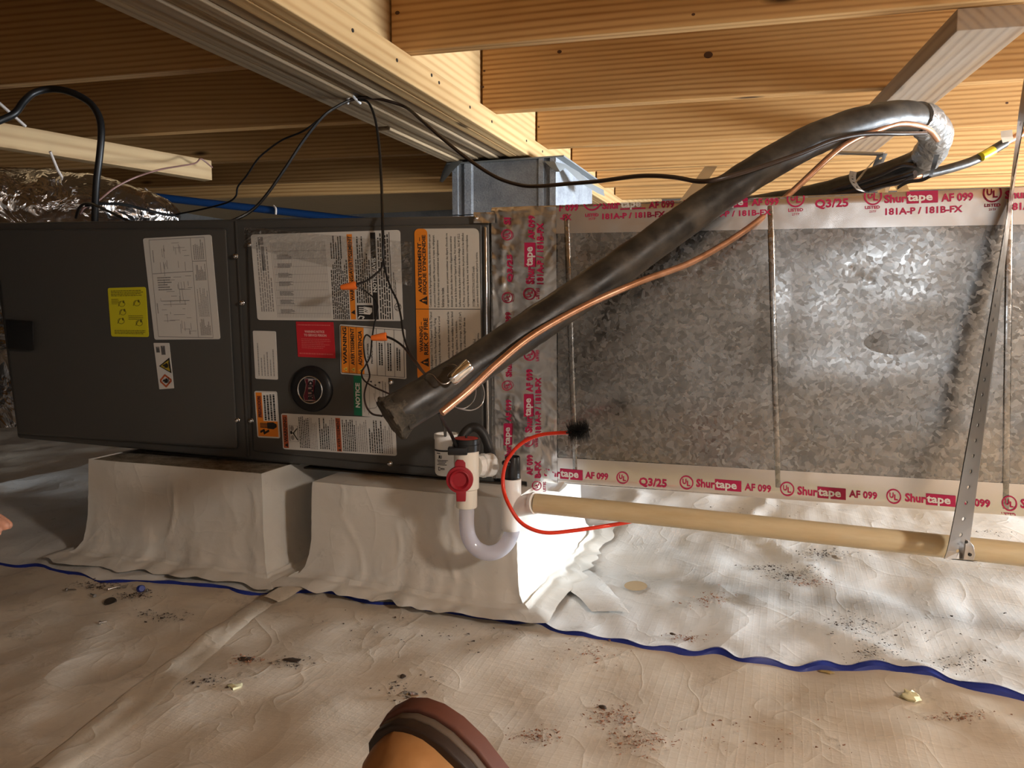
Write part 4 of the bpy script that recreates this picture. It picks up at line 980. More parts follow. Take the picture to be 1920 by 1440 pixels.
# cables on the left
w = tag(build('black_cable', MB().tube(pxs([(-40, 240, 2.05), (0, 226, 2.08), (28, 212, 2.1), (45, 190, 2.12), (64, 174, 2.14), (95, 167, 2.16), (130, 172, 2.15), (165, 190, 2.15), (184, 215, 2.14), (190, 245, 2.13), (187, 290, 2.13), (181, 340, 2.14), (178, 400, 2.16), (178, 430, 2.17)], 8), .0095, 12), WIRE, smooth=True), 'thick black cable arching down in front of the pale hanging board', 'cable')
w = tag(build('thin_cable', MB().tube(pxs([(655, 188, ds - .012), (635, 198, ds - .02), (606, 218, 1.98), (570, 262, 1.94), (535, 315, 1.90), (500, 365, 1.86), (470, 396, 1.82), (430, 416, 1.80), (380, 431, 1.80), (325, 437, 1.83), (270, 428, 1.89), (220, 404, 1.97), (170, 382, 2.10), (150, 388, 2.15), (142, 408, 2.2)], 8), .0038, 8), WIRE, smooth=True), 'thin black cable drooping from the beam staple over the cabinet top', 'cable')
w = tag(build('thin_cable', MB().tube(pxs([(606, 218, 1.985), (570, 245, 2.0), (530, 262, 2.05), (500, 283, 2.1), (482, 300, 2.12), (462, 330, 2.15), (446, 350, 2.18), (442, 368, 2.2), (425, 380, 2.22), (380, 392, 2.25), (330, 402, 2.28)], 8), .0026, 8), WIRE, smooth=True), 'second thin black cable hanging in the dark above the left cabinet half', 'cable')
w = tag(build('brown_wire', MB().tube(pxs([(398, 314, 2.88), (386, 304, 2.84), (376, 298, 2.82), (366, 306, 2.78), (340, 311, 2.7), (300, 318, 2.45), (255, 332, 2.4), (215, 352, 2.35), (182, 378, 2.3), (158, 390, 2.28), (150, 402, 2.27)], 8), .0028, 8), REDW, smooth=True), 'thin brown wire draped from the end of the pale hanging board', 'wire')
w = tag(build('thin_cable', MB().tube(pxs([(160, 385, 2.16), (195, 382, 2.2), (235, 384, 2.25), (275, 394, 2.3), (310, 402, 2.34), (335, 404, 2.36)], 8), .0045, 8), WIRE, smooth=True), 'short black cable lying across the crinkled foil duct', 'cable')
w = tag(build('blue_pipe', MB().tube(pxs([(-120, 318, 3.0), (0, 332, 3.0), (200, 358, 3.0), (400, 382, 3.0), (560, 400, 3.0), (760, 424, 3.0)], 6), .015, 12), PEXB, smooth=True), 'blue plastic water pipe in the dark behind the foil duct', 'pipe')
for u, v in ((275, 356), (516, 388)):
    mb = MB().tube(pxs([(u - 3, v - 2, 2.985), (u + 1, v + 3, 2.98), (u + 1, v + 14, 2.985)], 5), .004, 8)
    tag(build('pipe_clamp', mb, bpy.data.materials['pale_wire'], smooth=True), 'pale %s clamp on the blue water pipe' % ('left' if u < 400 else 'right'), 'clamp')

# ================================================================== FOIL DUCT AT THE LEFT
fd = thing('foil_duct', PD(120, 400, 2.45), 'crinkled foil-wrapped flexible duct behind the cabinet top at left', 'duct')
pts = pxs([(-260, 372, 2.3), (-120, 372, 2.36), (0, 378, 2.42), (80, 384, 2.46), (160, 390, 2.50), (240, 398, 2.54), (300, 406, 2.58), (336, 414, 2.60)], 14)
rs_ = [.105 * (1 if i < len(pts) * .55 else max(.2, 1 - ((i / len(pts) - .55) / .48) ** 1.6 * .82)) for i in range(len(pts))]
def wob4(i, k, p): return 1 + .10 * noise.noise(p * 11) + .06 * abs(noise.noise(p * 34)) + .025 * noise.noise(p * 80)
build('foil_wrap', MB().tube(pts, rs_, 64, wob=wob4), FOILD, fd, True)
fp = thing('foil_plenum', (c_bl + Vector((-.4, .3, 0))), 'crumpled foil-wrapped plenum on the left end of the cabinet', 'plenum')
a = c_bl + Vector((-.014, .03, .03)); b = c_tl + Vector((-.014, .03, -.02))
g = []
for i in range(40):
    x = a.x - .9 * i / 39; ring = []
    for k in range(72):
        q = k / 72 * 4; s_ = int(q); f_ = q - s_; y0, y1 = a.y, a.y + .46; z0, z1 = a.z, b.z
        p = [(y0, z0 + (z1 - z0) * f_), (y0 + (y1 - y0) * f_, z1), (y1, z1 - (z1 - z0) * f_), (y1 - (y1 - y0) * f_, z0)][s_]
        v_ = Vector((x, p[0], p[1])); dd = .018 * noise.noise(v_ * 10) + .012 * abs(noise.noise(v_ * 28))
        c_ = Vector((x, (y0 + y1) / 2, (z0 + z1) / 2)); ring.append(v_ + (v_ - c_).normalized() * dd)
    g.append(ring + [ring[0]])
build('foil_wrap', MB().grid(g), FOILD, fp, True)

# ================================================================== CONDENSATE TRAP AND DRAIN
dT = 1.46
def pxm(n_, d=dT): return n_ * d / F_PX
tr = thing('condensate_trap', PD(875, 1040, dT), 'white condensate trap with a clear U tube, red test cap and tan drain pipe', 'drain trap')
Z = Vector((0, 0, 1))
bot = PD(875, 951, dT); top = PD(873, 842, dT); H_ = (top - bot).length
rL, rU = pxm(20), pxm(23.5); hs = pxm(37)
build('trap_body', MB().lathe([(0, 0), (rL * .94, 0), (rL, .002), (rL, hs - .003), (rU, hs), (rU, H_), (0, H_)], bot, Z, 32), PVCC, tr, True)
# float switch on top
swb = bot + Z * (H_ - .001); sw = build('float_switch', MB().lathe([(rU * .9, 0), (rU * 1.1, 0), (rU * 1.1, pxm(12)), (rU * 1.06, pxm(13)), (rU * 1.06, pxm(22)), (rU * 1.0, pxm(23)), (rU * .98, pxm(22.5)), (0, pxm(22))], swb, Z, 32), BLACK, tr, True)
bk = swb - RT * rU * .62 - FW * rU * .75 + Z * (-.003)
c = MB(); 
def obox(mb, c, ax, ay, az, mi=0):
    p = [c + ax * i + ay * j + az * k for k in (-1, 1) for i, j in ((-1, -1), (1, -1), (1, 1), (-1, 1))]; mb.hexa(p[:4], p[4:], mi); return mb
FH = Vector((FW.x, FW.y, 0)).normalized()
build('switch_bracket', obox(MB(), bk + Z * .004, RT * pxm(18), FH * .010, Z * pxm(7)), BLACK, sw, True, bevel=.002)
o = build('switch_disc', MB().lathe([(0, .0012), (rU * .92, .001), (rU * .95, 0)], swb + Z * pxm(22.2), Z, 32), REDD, sw, True); o['label'] = 'red disc on top of the black switch'
build('switch_pin', MB().lathe([(0, .006), (.0022, .006), (.0022, 0)], swb + Z * pxm(22.6), Z, 10), BLACK, sw, True)
# red test cap
cc = PD(862, 899, dT - rU - .006); cn = -FH
cap = build('test_cap', MB().lathe([(0, .004), (pxm(12.5), .004), (pxm(13.5), .0055), (pxm(17), .0085), (pxm(18.5), .008), (pxm(20), .0055), (pxm(24.5), .0045), (pxm(25), .002), (pxm(25), -.004), (pxm(16), -.006), (pxm(16), -.016)], cc, cn, 40), REDP, tr, True)
def tabpoly(px4, t_):
    a = [PD(u, v, dT - rU - .006) for u, v in px4]; return MB().hexa([p - FH * .003 for p in a], [p + FH * t_ for p in a])
build('cap_tab', tabpoly([(853, 884), (873, 884), (873, 867), (869, 862), (857, 862), (853, 867)], .004), REDP, cap, True, bevel=.0012)
build('cap_strap', tabpoly([(856, 940), (873, 940), (874, 918), (855, 918)], .012), REDP, cap, True, bevel=.0012)
# union nut at the right
na = PD(893, 874, dT + .005); nax = (RT * .80 + FH * .62 - Z * .05).normalized()
build('union_nut', MB().lathe([(0, 0), (pxm(20), 0), (pxm(21), .008), (pxm(20), .012), (pxm(23), .013), (pxm(23), .020), (pxm(22), .024), (pxm(22.5), .036), (pxm(19), .040), (0, .040)], na, nax, 12), PVC, tr)
# clear tube
build('clear_tube', MB().tube(pxs([(875, 944, dT), (875, 965, dT), (875, 985, dT), (879, 1007, dT), (892, 1027, dT), (914, 1037, dT), (936, 1032, dT), (952, 1016, dT), (960, 996, dT), (961, 978, dT), (961, 965, dT)], 8), pxm(14.5), 24), CLEAR, tr, True)
# wye with cap and outlet
wb = PD(958.5, 993, dT); wt = PD(961, 896, dT); WH = (wt - wb).length; rw = pxm(18.7)
wy = build('wye_fitting', MB().lathe([(rw * .8, 0), (rw * .97, 0), (rw, .002), (rw, WH - .002), (rw * .97, WH), (rw * .7, WH)], wb, Z, 32), PVC, tr, True)
build('wye_branch', MB().tube([PD(957, 958, dT), PD(972, 951, dT - .008), PD(988, 946, dT - .02), PD(1003, 943.5, dT - .032)], [pxm(15), pxm(18), pxm(19.4), pxm(19.6)], 28), PVC, wy, True)
build('wye_collar', MB().tube([PD(1000, 943.5, dT - .030), PD(1005, 943.5, dT - .034)], pxm(20.5), 28), PVC, wy, True)
rc = pxm(14.7)
cpn = MB(); n = 24; hh = pxm(40); pts = []
for k in range(n):
    a = 2 * math.pi * k / n; q = 1 + (.03 if k % 3 == 0 else -.012); d_ = Vector((math.cos(a), math.sin(a), 0))
    pts.append([wt - Z * .004 + d_ * rc * 1.06 * q, wt + d_ * rc * 1.05 * q, wt + Z * hh + d_ * rc * .97 * q, wt + Z * (hh + .001) + d_ * rc * .9, wt + Z * (hh - .004) + d_ * rc * .85, wt + Z * (hh - .005) + d_ * .0004])
ec = build('end_cap', cpn.grid(pts, 0, True), BLACK, tr, True)
build('cable_hook', MB().tube(pxs([(956, 872, dT - .012), (948, 872, dT - .022), (943, 868, dT - .028), (947, 865, dT - .03), (955, 867, dT - .022)], 5), .0028, 8), BLACK, ec, True)
dpx = pxs([(1003, 943.5, dT - .032), (1250, 968, 1.362), (1500, 995, 1.29), (1750, 1022, 1.222), (1920, 1040, 1.18), (2400, 1095, 1.07), (3000, 1160, .95)], 6)
dr = build('drain_pipe', MB().tube(dpx, .0183, 28), PVCT, tr, True); dr['label'] = 'tan weathered plastic drain pipe'
# black hose arching behind the trap
build('black_hose', MB().tube(pxs([(862, 838, 1.50), (868, 818, 1.51), (880, 804, 1.52), (894, 802, 1.52), (907, 815, 1.52), (917, 840, 1.52), (923, 866, 1.52), (921, 885, 1.51)], 8), .0095, 14), BLACKR, tr, True)
# white labelled canister
dC = 1.525; kb_ = PD(838, 889, dC); kt_ = PD(835, 812, dC); KH = (kt_ - kb_).length; rk = pxm(22.3, dC)
cn_ = thing('labelled_canister', kb_, 'white plastic canister with black print behind the red-capped trap', 'canister')
build('canister_body', MB().lathe([(0, 0), (rk * .86, 0), (rk * .96, .003), (rk, .007), (rk, KH - .012), (rk * 1.05, KH - .010), (rk * 1.06, KH - .002), (rk * 1.02, KH), (rk * .88, KH), (rk * .86, KH - .010), (0, KH - .011)], kb_, Z, 36), PVC, cn_, True)
def MC(s, t):     # s -1..1 across the side turned to the camera, t 0 top..1 bottom
    a = s * .95; d_ = (-FH) * math.cos(a) + RT * math.sin(a); return kb_ + d_ * (rk + .0005) + Z * (KH * (1 - t))
mb = MB(); 
for k in range(12): rect(mb, MC, -1.4 + k * .2, -1.2 + k * .2, .36, .40)
def URm(x0, x1, y0, y1):
    text(mb, 'R', lambda s, t: MC(x0 + x1 - .5 * (x1 - x0) - s + x0 - x0, t) if False else MC((x0 + (x0 + x1) / 2) - s, t), x0, (x0 + x1) / 2, y0, y1, False, .04); text(mb, 'U', MC, (x0 + x1) / 2, x1, y0, y1, False, .04)
URm(-.72, -.35, .49, .57)
for k, (a, b) in enumerate(((-.85, .2), (-.8, .05), (-.7, -.05), (-.85, .1))): dashes(mb, MC, a, b, .60 + .036 * k, .62 + .036 * k, 1, False, .9, 0, .05, 80 + k)
rect(mb, MC, -.72, -.66, .77, .86); rect(mb, MC, -.72, -.5, .77, .785); rect(mb, MC, -.72, -.5, .845, .86); dashes(mb, MC, -.5, -.1, .79, .84, 2, False, .6, 0, .1, 88); dashes(mb, MC, -.9, -.5, .43, .46, 1, False, .8, 0, .1, 89)
build('canister_print', mb, INK, cn_)

# ---- cleaning brush on a red cable
bru = thing('cleaning_brush', PD(1084, 830, 1.37), 'black bristle drain brush on a red cable hooked to the trap', 'brush')
build('red_cable', MB().tube(pxs([(1072, 811, 1.375), (1045, 812, 1.385), (1016, 815, 1.40), (990, 824, 1.41), (970, 838, 1.415), (956, 855, 1.418), (948, 870, 1.42), (943, 895, 1.42), (945, 922, 1.415), (955, 948, 1.405), (973, 976, 1.40), (997, 992, 1.395), (1028, 999, 1.395), (1075, 995, 1.40), (1130, 987, 1.405), (1182, 978, 1.42), (1240, 962, 1.43)], 8), .0036, 12), REDC, bru, True)
bax = (PD(1104, 806, 1.365) - PD(1066, 811, 1.375)).normalized(); b0 = PD(1066, 811, 1.375); mb = MB(); r = random.Random(5)
e1 = bax.orthogonal().normalized(); e2 = bax.cross(e1)
for k in range(900):
    a = r.random() * 6.283; d_ = (e1 * math.cos(a) + e2 * math.sin(a) + bax * (r.random() - .5) * .35).normalized()
    p = b0 + bax * (r.random() * .036); L_ = .020 + .006 * r.random(); s_ = d_.cross(bax).normalized() * .00045; q = p + d_ * L_
    s2_ = d_.cross(s_).normalized() * .00045
    mb.add([p + s_, p - s_ * .5 + s2_, p - s_ * .5 - s2_, q], [[0, 1, 3], [1, 2, 3], [2, 0, 3]])
mb.tube([b0 - bax * .004, b0 + bax * .04], .002, 8)
build('bristles', mb, BLACKR, bru)

# ================================================================== HANGER STRAP
def perforated(name, cen, wvec, pitch, hole, mats, parent, thick=.0016, every=1):
    """cen: list of points; wvec(i) half-width vectors; real holes along the middle"""
    L_ = [0.0]
    for a, b in zip(cen, cen[1:]): L_.append(L_[-1] + (b - a).length)
    def at(l):
        l = max(0, min(L_[-1], l)); i = 0
        while i < len(L_) - 2 and L_[i + 1] < l: i += 1
        f = (l - L_[i]) / max(1e-9, L_[i + 1] - L_[i]); return cen[i].lerp(cen[i + 1], f), wvec(i).lerp(wvec(min(i + 1, len(cen) - 1)), f)
    mb = MB(); n = max(1, int(L_[-1] / pitch)); pt = L_[-1] / n
    def pt3(l, s_): c_, w_ = at(l); return c_ + w_ * s_
    for sgn in (0, 1):
        for k in range(n):
            l0, l1 = k * pt, (k + 1) * pt; lc = (l0 + l1) / 2
            outer = [(l0, -1), (l0, 0), (l0, 1), (lc, 1), (l1, 1), (l1, 0), (l1, -1), (lc, -1)]
            hw = at(lc)[1].length; base = []
            for (l, s_) in outer:
                base.append(pt3(l, s_))
            ins = []
            for q in (225, 180, 135, 90, 45, 0, 315, 270):
                a = math.radians(q); ins.append(pt3(lc + math.cos(a) * hole, math.sin(a) * hole / hw))
            nrm = (base[2] - base[0]).cross(base[4] - base[0]).normalized() * thick * (.5 if sgn else -.5)
            b_ = len(mb.v); mb.v += [p + nrm for p in base] + [p + nrm for p in ins]
            for i in range(8): j = (i + 1) % 8; mb.f.append([b_ + i, b_ + j, b_ + 8 + j, b_ + 8 + i]); mb.m.append(0)
    me = build(name, mb, mats, parent); return me
hs_ = thing('hanger_strap', PD(1805, 1045, 1.17), 'perforated steel hanger strap holding up the tan drain pipe', 'strap')
SP = [(1792, 1048, 1.148), (1796, 1030, 1.150), (1808, 960, 1.160), (1823, 860, 1.175), (1838, 760, 1.19), (1854, 650, 1.205), (1868, 550, 1.22), (1882, 450, 1.235), (1896, 350, 1.25), (1910, 260, 1.265), (1922, 180, 1.28), (1950, 0, 1.31), (1965, -90, 1.325)]
cen = pxs(SP, 5); M_ = len(cen)
def wv_(i):
    f = min(1, i / (M_ * .80)); a = f * 1.30
    return (RT * math.cos(a) + FH * math.sin(a)) * .0175
perforated('strap', cen, wv_, .0245, .0030, STEEL, hs_)
# rolled edge of the strap
mb = MB(); g = [[c_ + wv_(i), c_ + wv_(i) + (FH * math.cos(min(1, i / (M_ * .8)) * 1.3) + RT * math.sin(min(1, i / (M_ * .8)) * 1.3) * .4 + RT * .55) * .011] for i, c_ in enumerate(cen)]
build('strap_flange', MB().grid(g), STEEL, hs_, True)
a = [PD(u, v, 1.141) for u, v in ((1806, 1050), (1826, 1051), (1829, 1040), (1826, 1024), (1818, 1014), (1811, 1012), (1809, 1030))]
st_ = build('strap_foot', MB().hexa(a, [p + FH * .003 for p in a]), STEEL, hs_, True, bevel=.0008)
for u, v in ((1819, 1040), (1812, 1016)): build('strap_screw', MB().lathe([(0, .0012), (.0022, .001), (.0026, 0)], PD(u, v, 1.1400), -FH, 10), INK, st_)
# loop under the pipe
mb = MB(); pc = PD(1806, 1028, 1.2065); px_d = (dpx[20] - dpx[16]).normalized(); e1 = FH; g = []
for k in range(4, 15):
    a = math.radians(180 - 15 * k + 0); d_ = (-FH) * math.cos(math.radians(15 * k)) - Z * math.sin(math.radians(15 * k)); g.append([pc + d_ * .0196 - px_d * .016, pc + d_ * .0196 + px_d * .016])
build('strap_loop', MB().grid(g), STEEL, hs_, True)

# ---- metal hardware among the joists
br = thing('strap_hanger', PD(1620, 310, 2.0), 'thin perforated metal hanger looped round the line bundle', 'strap')
perforated('strap', pxs([(1656, 288, 1.88), (1640, 300, 1.88), (1618, 325, 1.88), (1607, 340, 1.86)], 6), lambda i: (RT * .6 + Z * .5).normalized() * .0085, .016, .0032, STEEL, br)
perforated('strap_loop', pxs([(1600, 322, 1.98), (1598, 332, 1.945), (1600, 342, 1.925), (1607, 352, 1.915), (1617, 359, 1.915), (1625, 358, 1.93)], 6), lambda i: (RT * .9 - Z * .2).normalized() * .009, .016, .0030, STEEL, br)
build('hanger_rod', MB().tube([PD(1565, 286, 1.95), PD(1655, 289, 1.93)], .0045, 8), STEEL, br, True)
perforated('strap_tail', pxs([(1655, 288, 1.93), (1648, 304, 1.95), (1640, 325, 2.0)], 6), lambda i: RT * .012, .02, .004, STEEL, br)
def bridging(pts, d0, d1, label):
    a = [PD(pts[0][0], pts[0][1], d0), PD(pts[1][0], pts[1][1], d0), PD(pts[2][0], pts[2][1], d1), PD(pts[3][0], pts[3][1], d1)] if d1 else [PD(*pts[0], d0), PD(*pts[1], d0), PZ(*pts[2], ZJ), PZ(*pts[3], ZJ)]
    return tag(build('metal_bridging', MB().hexa(a, [p + FH * .0015 for p in a]), STEEL), label, 'bracket', 'metal bridging between the joists')
bridging([(1275, 376), (1302, 376), (1345, 312), (1322, 312)], 3.05, 0, 'slanting galvanized bridging strip left of the thick black line')
bridging([(1638, 372), (1660, 372), (1672, 345), (1660, 340)], 3.3, 0, 'left leg of the galvanized bridging below the line bundle')
bridging([(1710, 368), (1688, 372), (1672, 336), (1694, 332)], 3.3, 0, 'right leg of the galvanized bridging below the line bundle')

# ================================================================== FLOOR DETAILS
def floor_pt(u, v, h=0.0):
    p = PZ(u, v, 0.0); z = fz(p.x, p.y)
    return Vector((p.x, p.y, z + h))
def upper_z(p): return fz(p.x, p.y) + 0.002 + crease(p.x, p.y)
def low_z(p): return fz(p.x, p.y) - 0.005 + 0.6 * crease(p.x, p.y)
def on_low(u, v): p = PZ(u, v, -.005); return Vector((p.x, p.y, low_z(p)))
def on_up(u, v): p = PZ(u, v, .006); return Vector((p.x, p.y, upper_z(p)))
def ribbon(name, L, Rr, fn, mats, label, cat, lift=.0025, n=6, grp=None):
    a = spline([fn(*p) for p in L], n); b = spline([fn(*p) for p in Rr], n); g = []
    for p, q in zip(a, b):
        row = []
        for k in range(7):
            x = p.lerp(q, k / 6); base = low_z(x) if fn is on_low else upper_z(x); row.append(Vector((x.x, x.y, base + lift + (.0012 if 0 < k < 6 else 0))))
        g.append(row)
    return tag(build(name, MB().grid(g), mats, smooth=True), label, cat, grp)
ribbon('floor_tape', [(492, 1112), (440, 1152), (375, 1203), (300, 1258), (230, 1312), (150, 1378), (60, 1455)], [(520, 1128), (490, 1152), (430, 1205), (360, 1268), (282, 1345), (205, 1400), (120, 1470)], on_low, LTAPE, 'long strip of seam tape slanting over the tan floor at left', 'tape', .0018)
ribbon('floor_tape', [(572, 1078), (545, 1092), (512, 1112), (494, 1122)], [(598, 1096), (568, 1112), (535, 1128), (522, 1132)], on_up, LTAPE, 'short strip of seam tape rising to the gap between the blocks', 'tape', .008)
ribbon('liner_patch', [(955, 1080), (930, 1115), (906, 1148)], [(1040, 1098), (1030, 1130), (1012, 1166)], on_up, LINER, 'square white liner patch at the scalloped sheet edge', 'patch', .010)
ribbon('liner_patch', [(1005, 1062), (1040, 1085), (1075, 1115), (1110, 1148)], [(1060, 1040), (1110, 1070), (1150, 1110), (1180, 1152)], on_up, LINER, 'large white liner patch right of the clear drain trap', 'patch', .006)
# stain left by a can
p = on_up(1192, 1096); mb = MB(); pts = [Vector((p.x + .024 * math.cos(a * .2618), p.y + .030 * math.sin(a * .2618), p.z + .004)) for a in range(24)]; mb.poly(pts)
tag(build('round_stain', mb, mat('tan_stain', (.52, .38, .22), .7)), 'round tan stain on the white sheet', 'stain')
# screws and hardware lying at the left
def lie(p, ang, L_, nm, label, head=.0035, r_=.0016, m_=STEEL):
    d_ = Vector((math.cos(ang), math.sin(ang), .05)); mb = MB().lathe([(0, 0), (head, 0), (head, .003), (r_, .0035), (r_, L_), (.0002, L_ + .003)], p + Vector((0, 0, head + .001)), d_, 10)
    return tag(build(nm, mb, m_, smooth=True), label, 'screw', 'hardware dropped on the floor at left')
for (u, v, ang, L_, lb) in ((124, 1108, .2, .022, 'leftmost loose screw on the floor'), (178, 1118, 2.9, .016, 'shiny screw beside the metal slug'), (202, 1106, 1.0, .022, 'loose screw lying in the dirt above the metal slug'), (222, 1101, .4, .012, 'short screw left of the blue plug'), (234, 1101, 1.9, .012, 'short screw just beside the blue plug'), (275, 1110, .1, .010, 'small screw right of the blue plug'), (186, 1171, .8, .010, 'bright screw below the other loose screws')):
    lie(on_low(u, v), ang, L_, 'loose_screw', lb)
p = on_low(207, 1126); tag(build('metal_slug', MB().lathe([(0, .006), (.011, .006), (.012, .004), (.012, 0)], p, (.2, -.3, 1), 18), mat('dark_steel', (.18, .16, .14), .4, .9)), 'dark half-round metal slug lying among loose screws', 'slug')
p = on_low(263, 1107); tag(build('plug', MB().lathe([(0, .012), (.006, .012), (.0075, .010), (.008, 0)], p + Vector((0, 0, .004)), (.8, -.4, .3), 14), mat('blue_plastic', (.01, .03, .25), .35), smooth=True), 'small blue plastic plug among loose screws', 'plug')
def chunk(name, u, v, size, m_, label, cat, fn=on_low, seed=0, flat=.5, lift=0, n=10):
    p = fn(u, v); mb = MB(); pts = []
    for i in range(n):
        ring = []
        for j in range(7):
            a = 2 * math.pi * i / n; b = math.pi * j / 6; d_ = Vector((math.cos(a) * math.sin(b) * size[0], math.sin(a) * math.sin(b) * size[1], math.cos(b) * size[2]))
            ring.append(p + d_ * (1 + .75 * noise.noise(d_ * 150 + Vector((seed, seed, 0)))) + Vector((0, 0, size[2] * .8 + lift)))
        pts.append(ring)
    return tag(build(name, mb.grid(pts, 0, True), m_, smooth=True), label, cat)
chunk('wood_chip', 757, 1279, (.005, .004, .003), DIRT, 'dark bark chip above the boot toe', 'chip', seed=1)
chunk('foil_scrap', 769, 1309, (.014, .007, .004), FOILD, 'crumpled foil scrap just above the boot toe', 'scrap', seed=2)
chunk('wood_chip', 1130, 1322, (.006, .003, .0025), DIRT, 'dark chip right of the boot', 'chip', seed=3)
chunk('foam_lump', 1707, 1305, (.014, .010, .007), FOAM, 'pale yellow foam lump on the tan floor at right', 'foam', seed=4)
chunk('foam_lump', 440, 1296, (.013, .008, .0025), FOAM, 'flat yellow foam crumb beside the long seam tape', 'foam', seed=5)
chunk('mud_clump', 462, 1243, (.016, .009, .0018), DIRT, 'brown mud clump nearest the long seam tape', 'mud', seed=6)
chunk('mud_clump', 548, 1248, (.014, .008, .0018), DIRT, 'brown mud clump right of the long seam tape', 'mud', seed=7)
chunk('wood_chip', 1550, 1253, (.013, .004, .002), mat('straw', (.35, .24, .09), .7), 'straw splinter just below the blue sheet edge', 'chip', seed=8)
chunk('pebble', 1568, 1050, (.010, .006, .004), mat('pebble_tan', (.45, .36, .27), .8), 'tan pebble lying below the drain pipe at right', 'pebble', on_up, 9, lift=.003)
chunk('wood_chip', 1262, 1187, (.006, .003, .002), DIRT, 'dark chip on the white sheet near its scalloped edge', 'chip', on_up, 10, lift=.003)
# folded scrap of liner
q = [(188, 1040), (248, 1022), (258, 1052), (228, 1046)]
a = [on_up(*p) + Vector((0, 0, h)) for p, h in zip(q, (.004, .045, .008, .006))]
g = []
for i in range(9):
    row = []
    for j in range(6):
        s_, t_ = i / 8, j / 5; x = (a[0] * (1 - s_) + a[1] * s_) * (1 - t_) + (a[3] * (1 - s_) + a[2] * s_) * t_; row.append(x + Vector((0, 0, .006 * noise.noise(x * 60))))
    g.append(row)
tag(build('liner_scrap', MB().grid(g), PLAST, smooth=True), 'folded bright white liner scrap in front of the left block', 'scrap')
# dirt crumbs nobody could count
r = random.Random(12); mbs = MB()
CL = [(480, 1082, 30, 9, 90, 0), (225, 1058, 45, 7, 90, 0), (185, 1096, 45, 9, 160, 0), (250, 1118, 50, 8, 110, 0), (320, 1160, 40, 12, 60, 0), (280, 1152, 30, 9, 40, 0), (470, 1245, 40, 12, 60, 1), (540, 1255, 40, 12, 60, 0), (390, 1290, 50, 12, 60, 0), (1150, 1340, 50, 25, 160, 1), (1200, 1390, 60, 25, 170, 1), (1000, 1382, 50, 16, 90, 1), (1120, 1230, 60, 25, 60, 1), (1490, 1075, 55, 14, 260, 0), (1440, 1062, 50, 8, 110, 0), (1540, 1040, 60, 9, 160, 0), (1330, 1125, 40, 18, 110, 1), (1600, 1170, 50, 28, 130, 0), (1640, 1220, 60, 20, 80, 0), (1290, 1190, 45, 8, 80, 1), (1800, 1240, 60, 20, 90, 0), (1430, 990, 60, 12, 60, 0), (1850, 1000, 40, 8, 40, 0), (1520, 1090, 40, 10, 120, 1), (700, 1180, 90, 30, 25, 0), (760, 1300, 60, 30, 40, 0), (1400, 1380, 180, 50, 60, 1), (900, 1200, 120, 40, 30, 0), (1700, 1180, 150, 40, 60, 0), (1790, 1340, 70, 10, 90, 1), (1400, 960, 120, 14, 40, 0)]
def edge_v(u):
    for (a_, b_), (c_, d_) in zip(EDGE, EDGE[1:]):
        if a_ <= u <= c_: return b_ + (d_ - b_) * (u - a_) / (c_ - a_)
    return 1100
for (u, v, su, sv, n, mi) in CL:
    for k in range(int(n * 1.8)):
        uu, vv = r.gauss(u, su * .5), r.gauss(v, sv * .5)
        if vv < 930: continue
        fn = on_up if vv < edge_v(uu) else on_low
        p = fn(uu, vv) + Vector((0, 0, .0015)); s_ = (.0006 + .0023 * r.random() ** 3) * (1 if vv < 1250 else .9)
        vsx = [p + Vector((r.uniform(-1, 1), r.uniform(-1, 1), r.uniform(0, .7))) * s_ * 1.6 for _ in range(4)]
        mbs.add(vsx, [[0, 1, 2], [0, 2, 3], [0, 3, 1], [1, 3, 2]], mi)
o = build('dirt_crumbs', mbs, [DIRT, CLAY]); tag(o, 'scattered dark and reddish dirt crumbs on the liner', 'dirt', kind='stuff')

# ================================================================== WORK BOOT (toe up, heel on the ground)
T0 = PD(742, 1352, .545)
Lx = (Z * 1.0 - RT * .50 + FH * .08).normalized()                # heel -> toe
Nn = (FH * .85 + RT * .50 + Z * .05); Nn = (Nn - Lx * Nn.dot(Lx)).normalized()   # out of the sole
Sx = Nn.cross(Lx).normalized()
if Sx.dot(RT) < 0: Sx = -Sx
boot = thing('work_boot', T0 - Lx * .29, 'tan leather work boot standing on its heel, toe up, at the bottom edge', 'boot')
W_ = [(0, 0, .0), (.003, .016, -.002), (.010, .028, -.002), (.022, .037, 0), (.04, .0435, .003), (.07, .049, .006), (.10, .051, .007), (.14, .048, .005), (.18, .042, .002), (.22, .037, 0), (.26, .035, 0), (.28, .030, 0), (.292, .018, 0), (.295, 0, 0)]
def outline(k, shrink=0.0):
    Lf = [(l, -w_ * k + c_) for l, w_, c_ in W_]; Rg = [(l, w_ * k + c_) for l, w_, c_ in W_][::-1]
    return Lf + Rg[1:-1]
def pt(l, s_, n_): return T0 - Lx * l + Sx * s_ + Nn * n_
def slab(name, k, n0, n1, m_, dl=0.0, bev=.002):
    o_ = [(l * (1 - 2 * dl / .295) + dl, s_) for l, s_ in outline(k)]
    return build(name, MB().hexa([pt(l, s_, n0) for l, s_ in o_], [pt(l, s_, n1) for l, s_ in o_]), m_, boot, True, bevel=bev)
slab('outsole', 1.04, .010, .024, SOLE, -.004)
slab('midsole', 1.00, .003, .010, MIDS, -.001)
slab('welt', 1.01, -.006, .003, WELT, -.001)
Hh = [(0.004, .0005), (0.0045, .006), (.006, .012), (.009, .018), (.014, .026), (.022, .034), (.04, .042), (.07, .047), (.10, .054), (.13, .066), (.16, .085), (.19, .12), (.22, .16), (.25, .165), (.275, .16), (.287, .10), (.291, .03)]
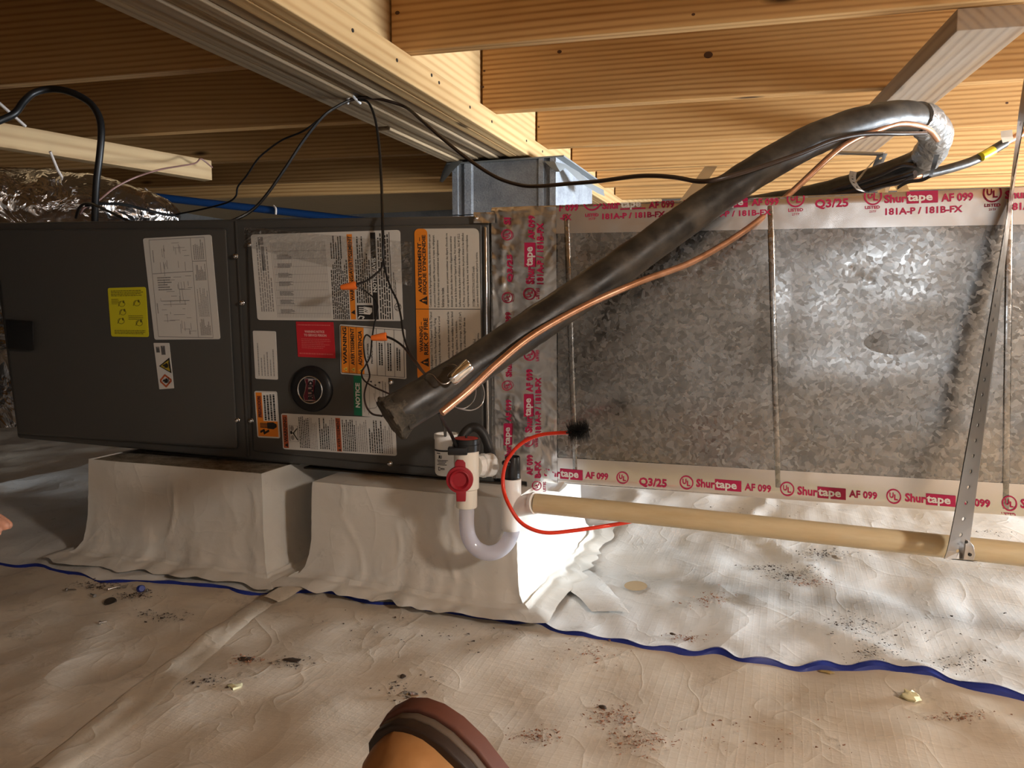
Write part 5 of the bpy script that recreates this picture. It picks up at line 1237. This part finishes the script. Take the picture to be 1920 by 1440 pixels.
def wat(l):
    for (a, b, c_), (d_, e_, f_) in zip(W_, W_[1:]):
        if a <= l <= d_: q = (l - a) / (d_ - a); return b + (e_ - b) * q, c_ + (f_ - c_) * q
    return 0, 0
rings = []
for l, h in Hh:
    w_, c_ = wat(max(0, l - .004)); w_ = w_ * .86 + .0005; row = []
    for k in range(21):
        a = math.pi * k / 20; ca, sa = math.cos(a), math.sin(a)
        row.append(pt(l, c_ - w_ * math.copysign(abs(ca) ** .75, ca), -.006 - h * abs(sa) ** .8))
    rings.append(row)
mb = MB().grid(rings); build('upper', mb, LEATHER, boot, True)

# ================================================================== HAND REACHING IN AT THE LEFT EDGE
fx = RT; dH = 1.15; tipP = PD(9, 986, dH); wrist = tipP - fx * .175 + Z * .030 + FH * .02
mb = MB()
def limb(pts, rs, n=12): mb.tube(spline(pts, 6), [rs[min(len(rs) - 1, int(i / 6))] for i in range((len(pts) - 1) * 6 + 1)], n)
def finger(base, tip, bend, r_):
    mid1 = base.lerp(tip, .42) + bend; mid2 = base.lerp(tip, .74) + bend * .75
    limb([base, mid1, mid2, tip], [r_ * 1.1, r_, r_ * .95, r_ * .85]); 
    for p_, q_ in ((tip, .85), (mid1, 1.03), (mid2, .97)): mb.lathe([(r_ * q_ * math.sin(a * .314), -r_ * q_ * math.cos(a * .314)) for a in range(11)], p_, tip - base, 10)
kn = wrist + fx * .090
for k, (ln, zz) in enumerate(((.078, .0), (.088, .004), (.080, .0), (.062, -.008))):
    b_ = kn - Z * (.020 - 0) + FH * (-.030 + .021 * k) + Z * zz; t_ = b_ + fx * (ln - .006 * k) - Z * .018
    if k == 1: t_ = tipP
    finger(b_, t_, Z * .010, .0082 - .0006 * (k == 3))
tb = wrist + fx * .030 - FH * .030 - Z * .012; finger(tb, tb + fx * .055 - FH * .030 - Z * .020, Z * .004 - FH * .006, .0095)
for k in range(4): limb([wrist - FH * .018 + FH * .012 * k, wrist + fx * .05 + FH * (-.022 + .016 * k) - Z * .006, kn + FH * (-.030 + .021 * k) - Z * .018], [.017, .016, .0115])
limb([wrist - fx * .30 + Z * .10, wrist - fx * .15 + Z * .045, wrist], [.040, .034, .026, .024], 16)
hand = build('person', mb, SKIN)
md = hand.modifiers.new('remesh', 'REMESH'); md.mode = 'VOXEL'; md.voxel_size = .0022
dg = bpy.context.evaluated_depsgraph_get(); me = bpy.data.meshes.new_from_object(hand.evaluated_get(dg)); hand.modifiers.clear(); hand.data = me
if not me.materials: me.materials.append(SKIN)
me.polygons.foreach_set('use_smooth', [True] * len(me.polygons))
tag(hand, "bare hand reaching in at the left edge, only a fingertip showing", 'person')
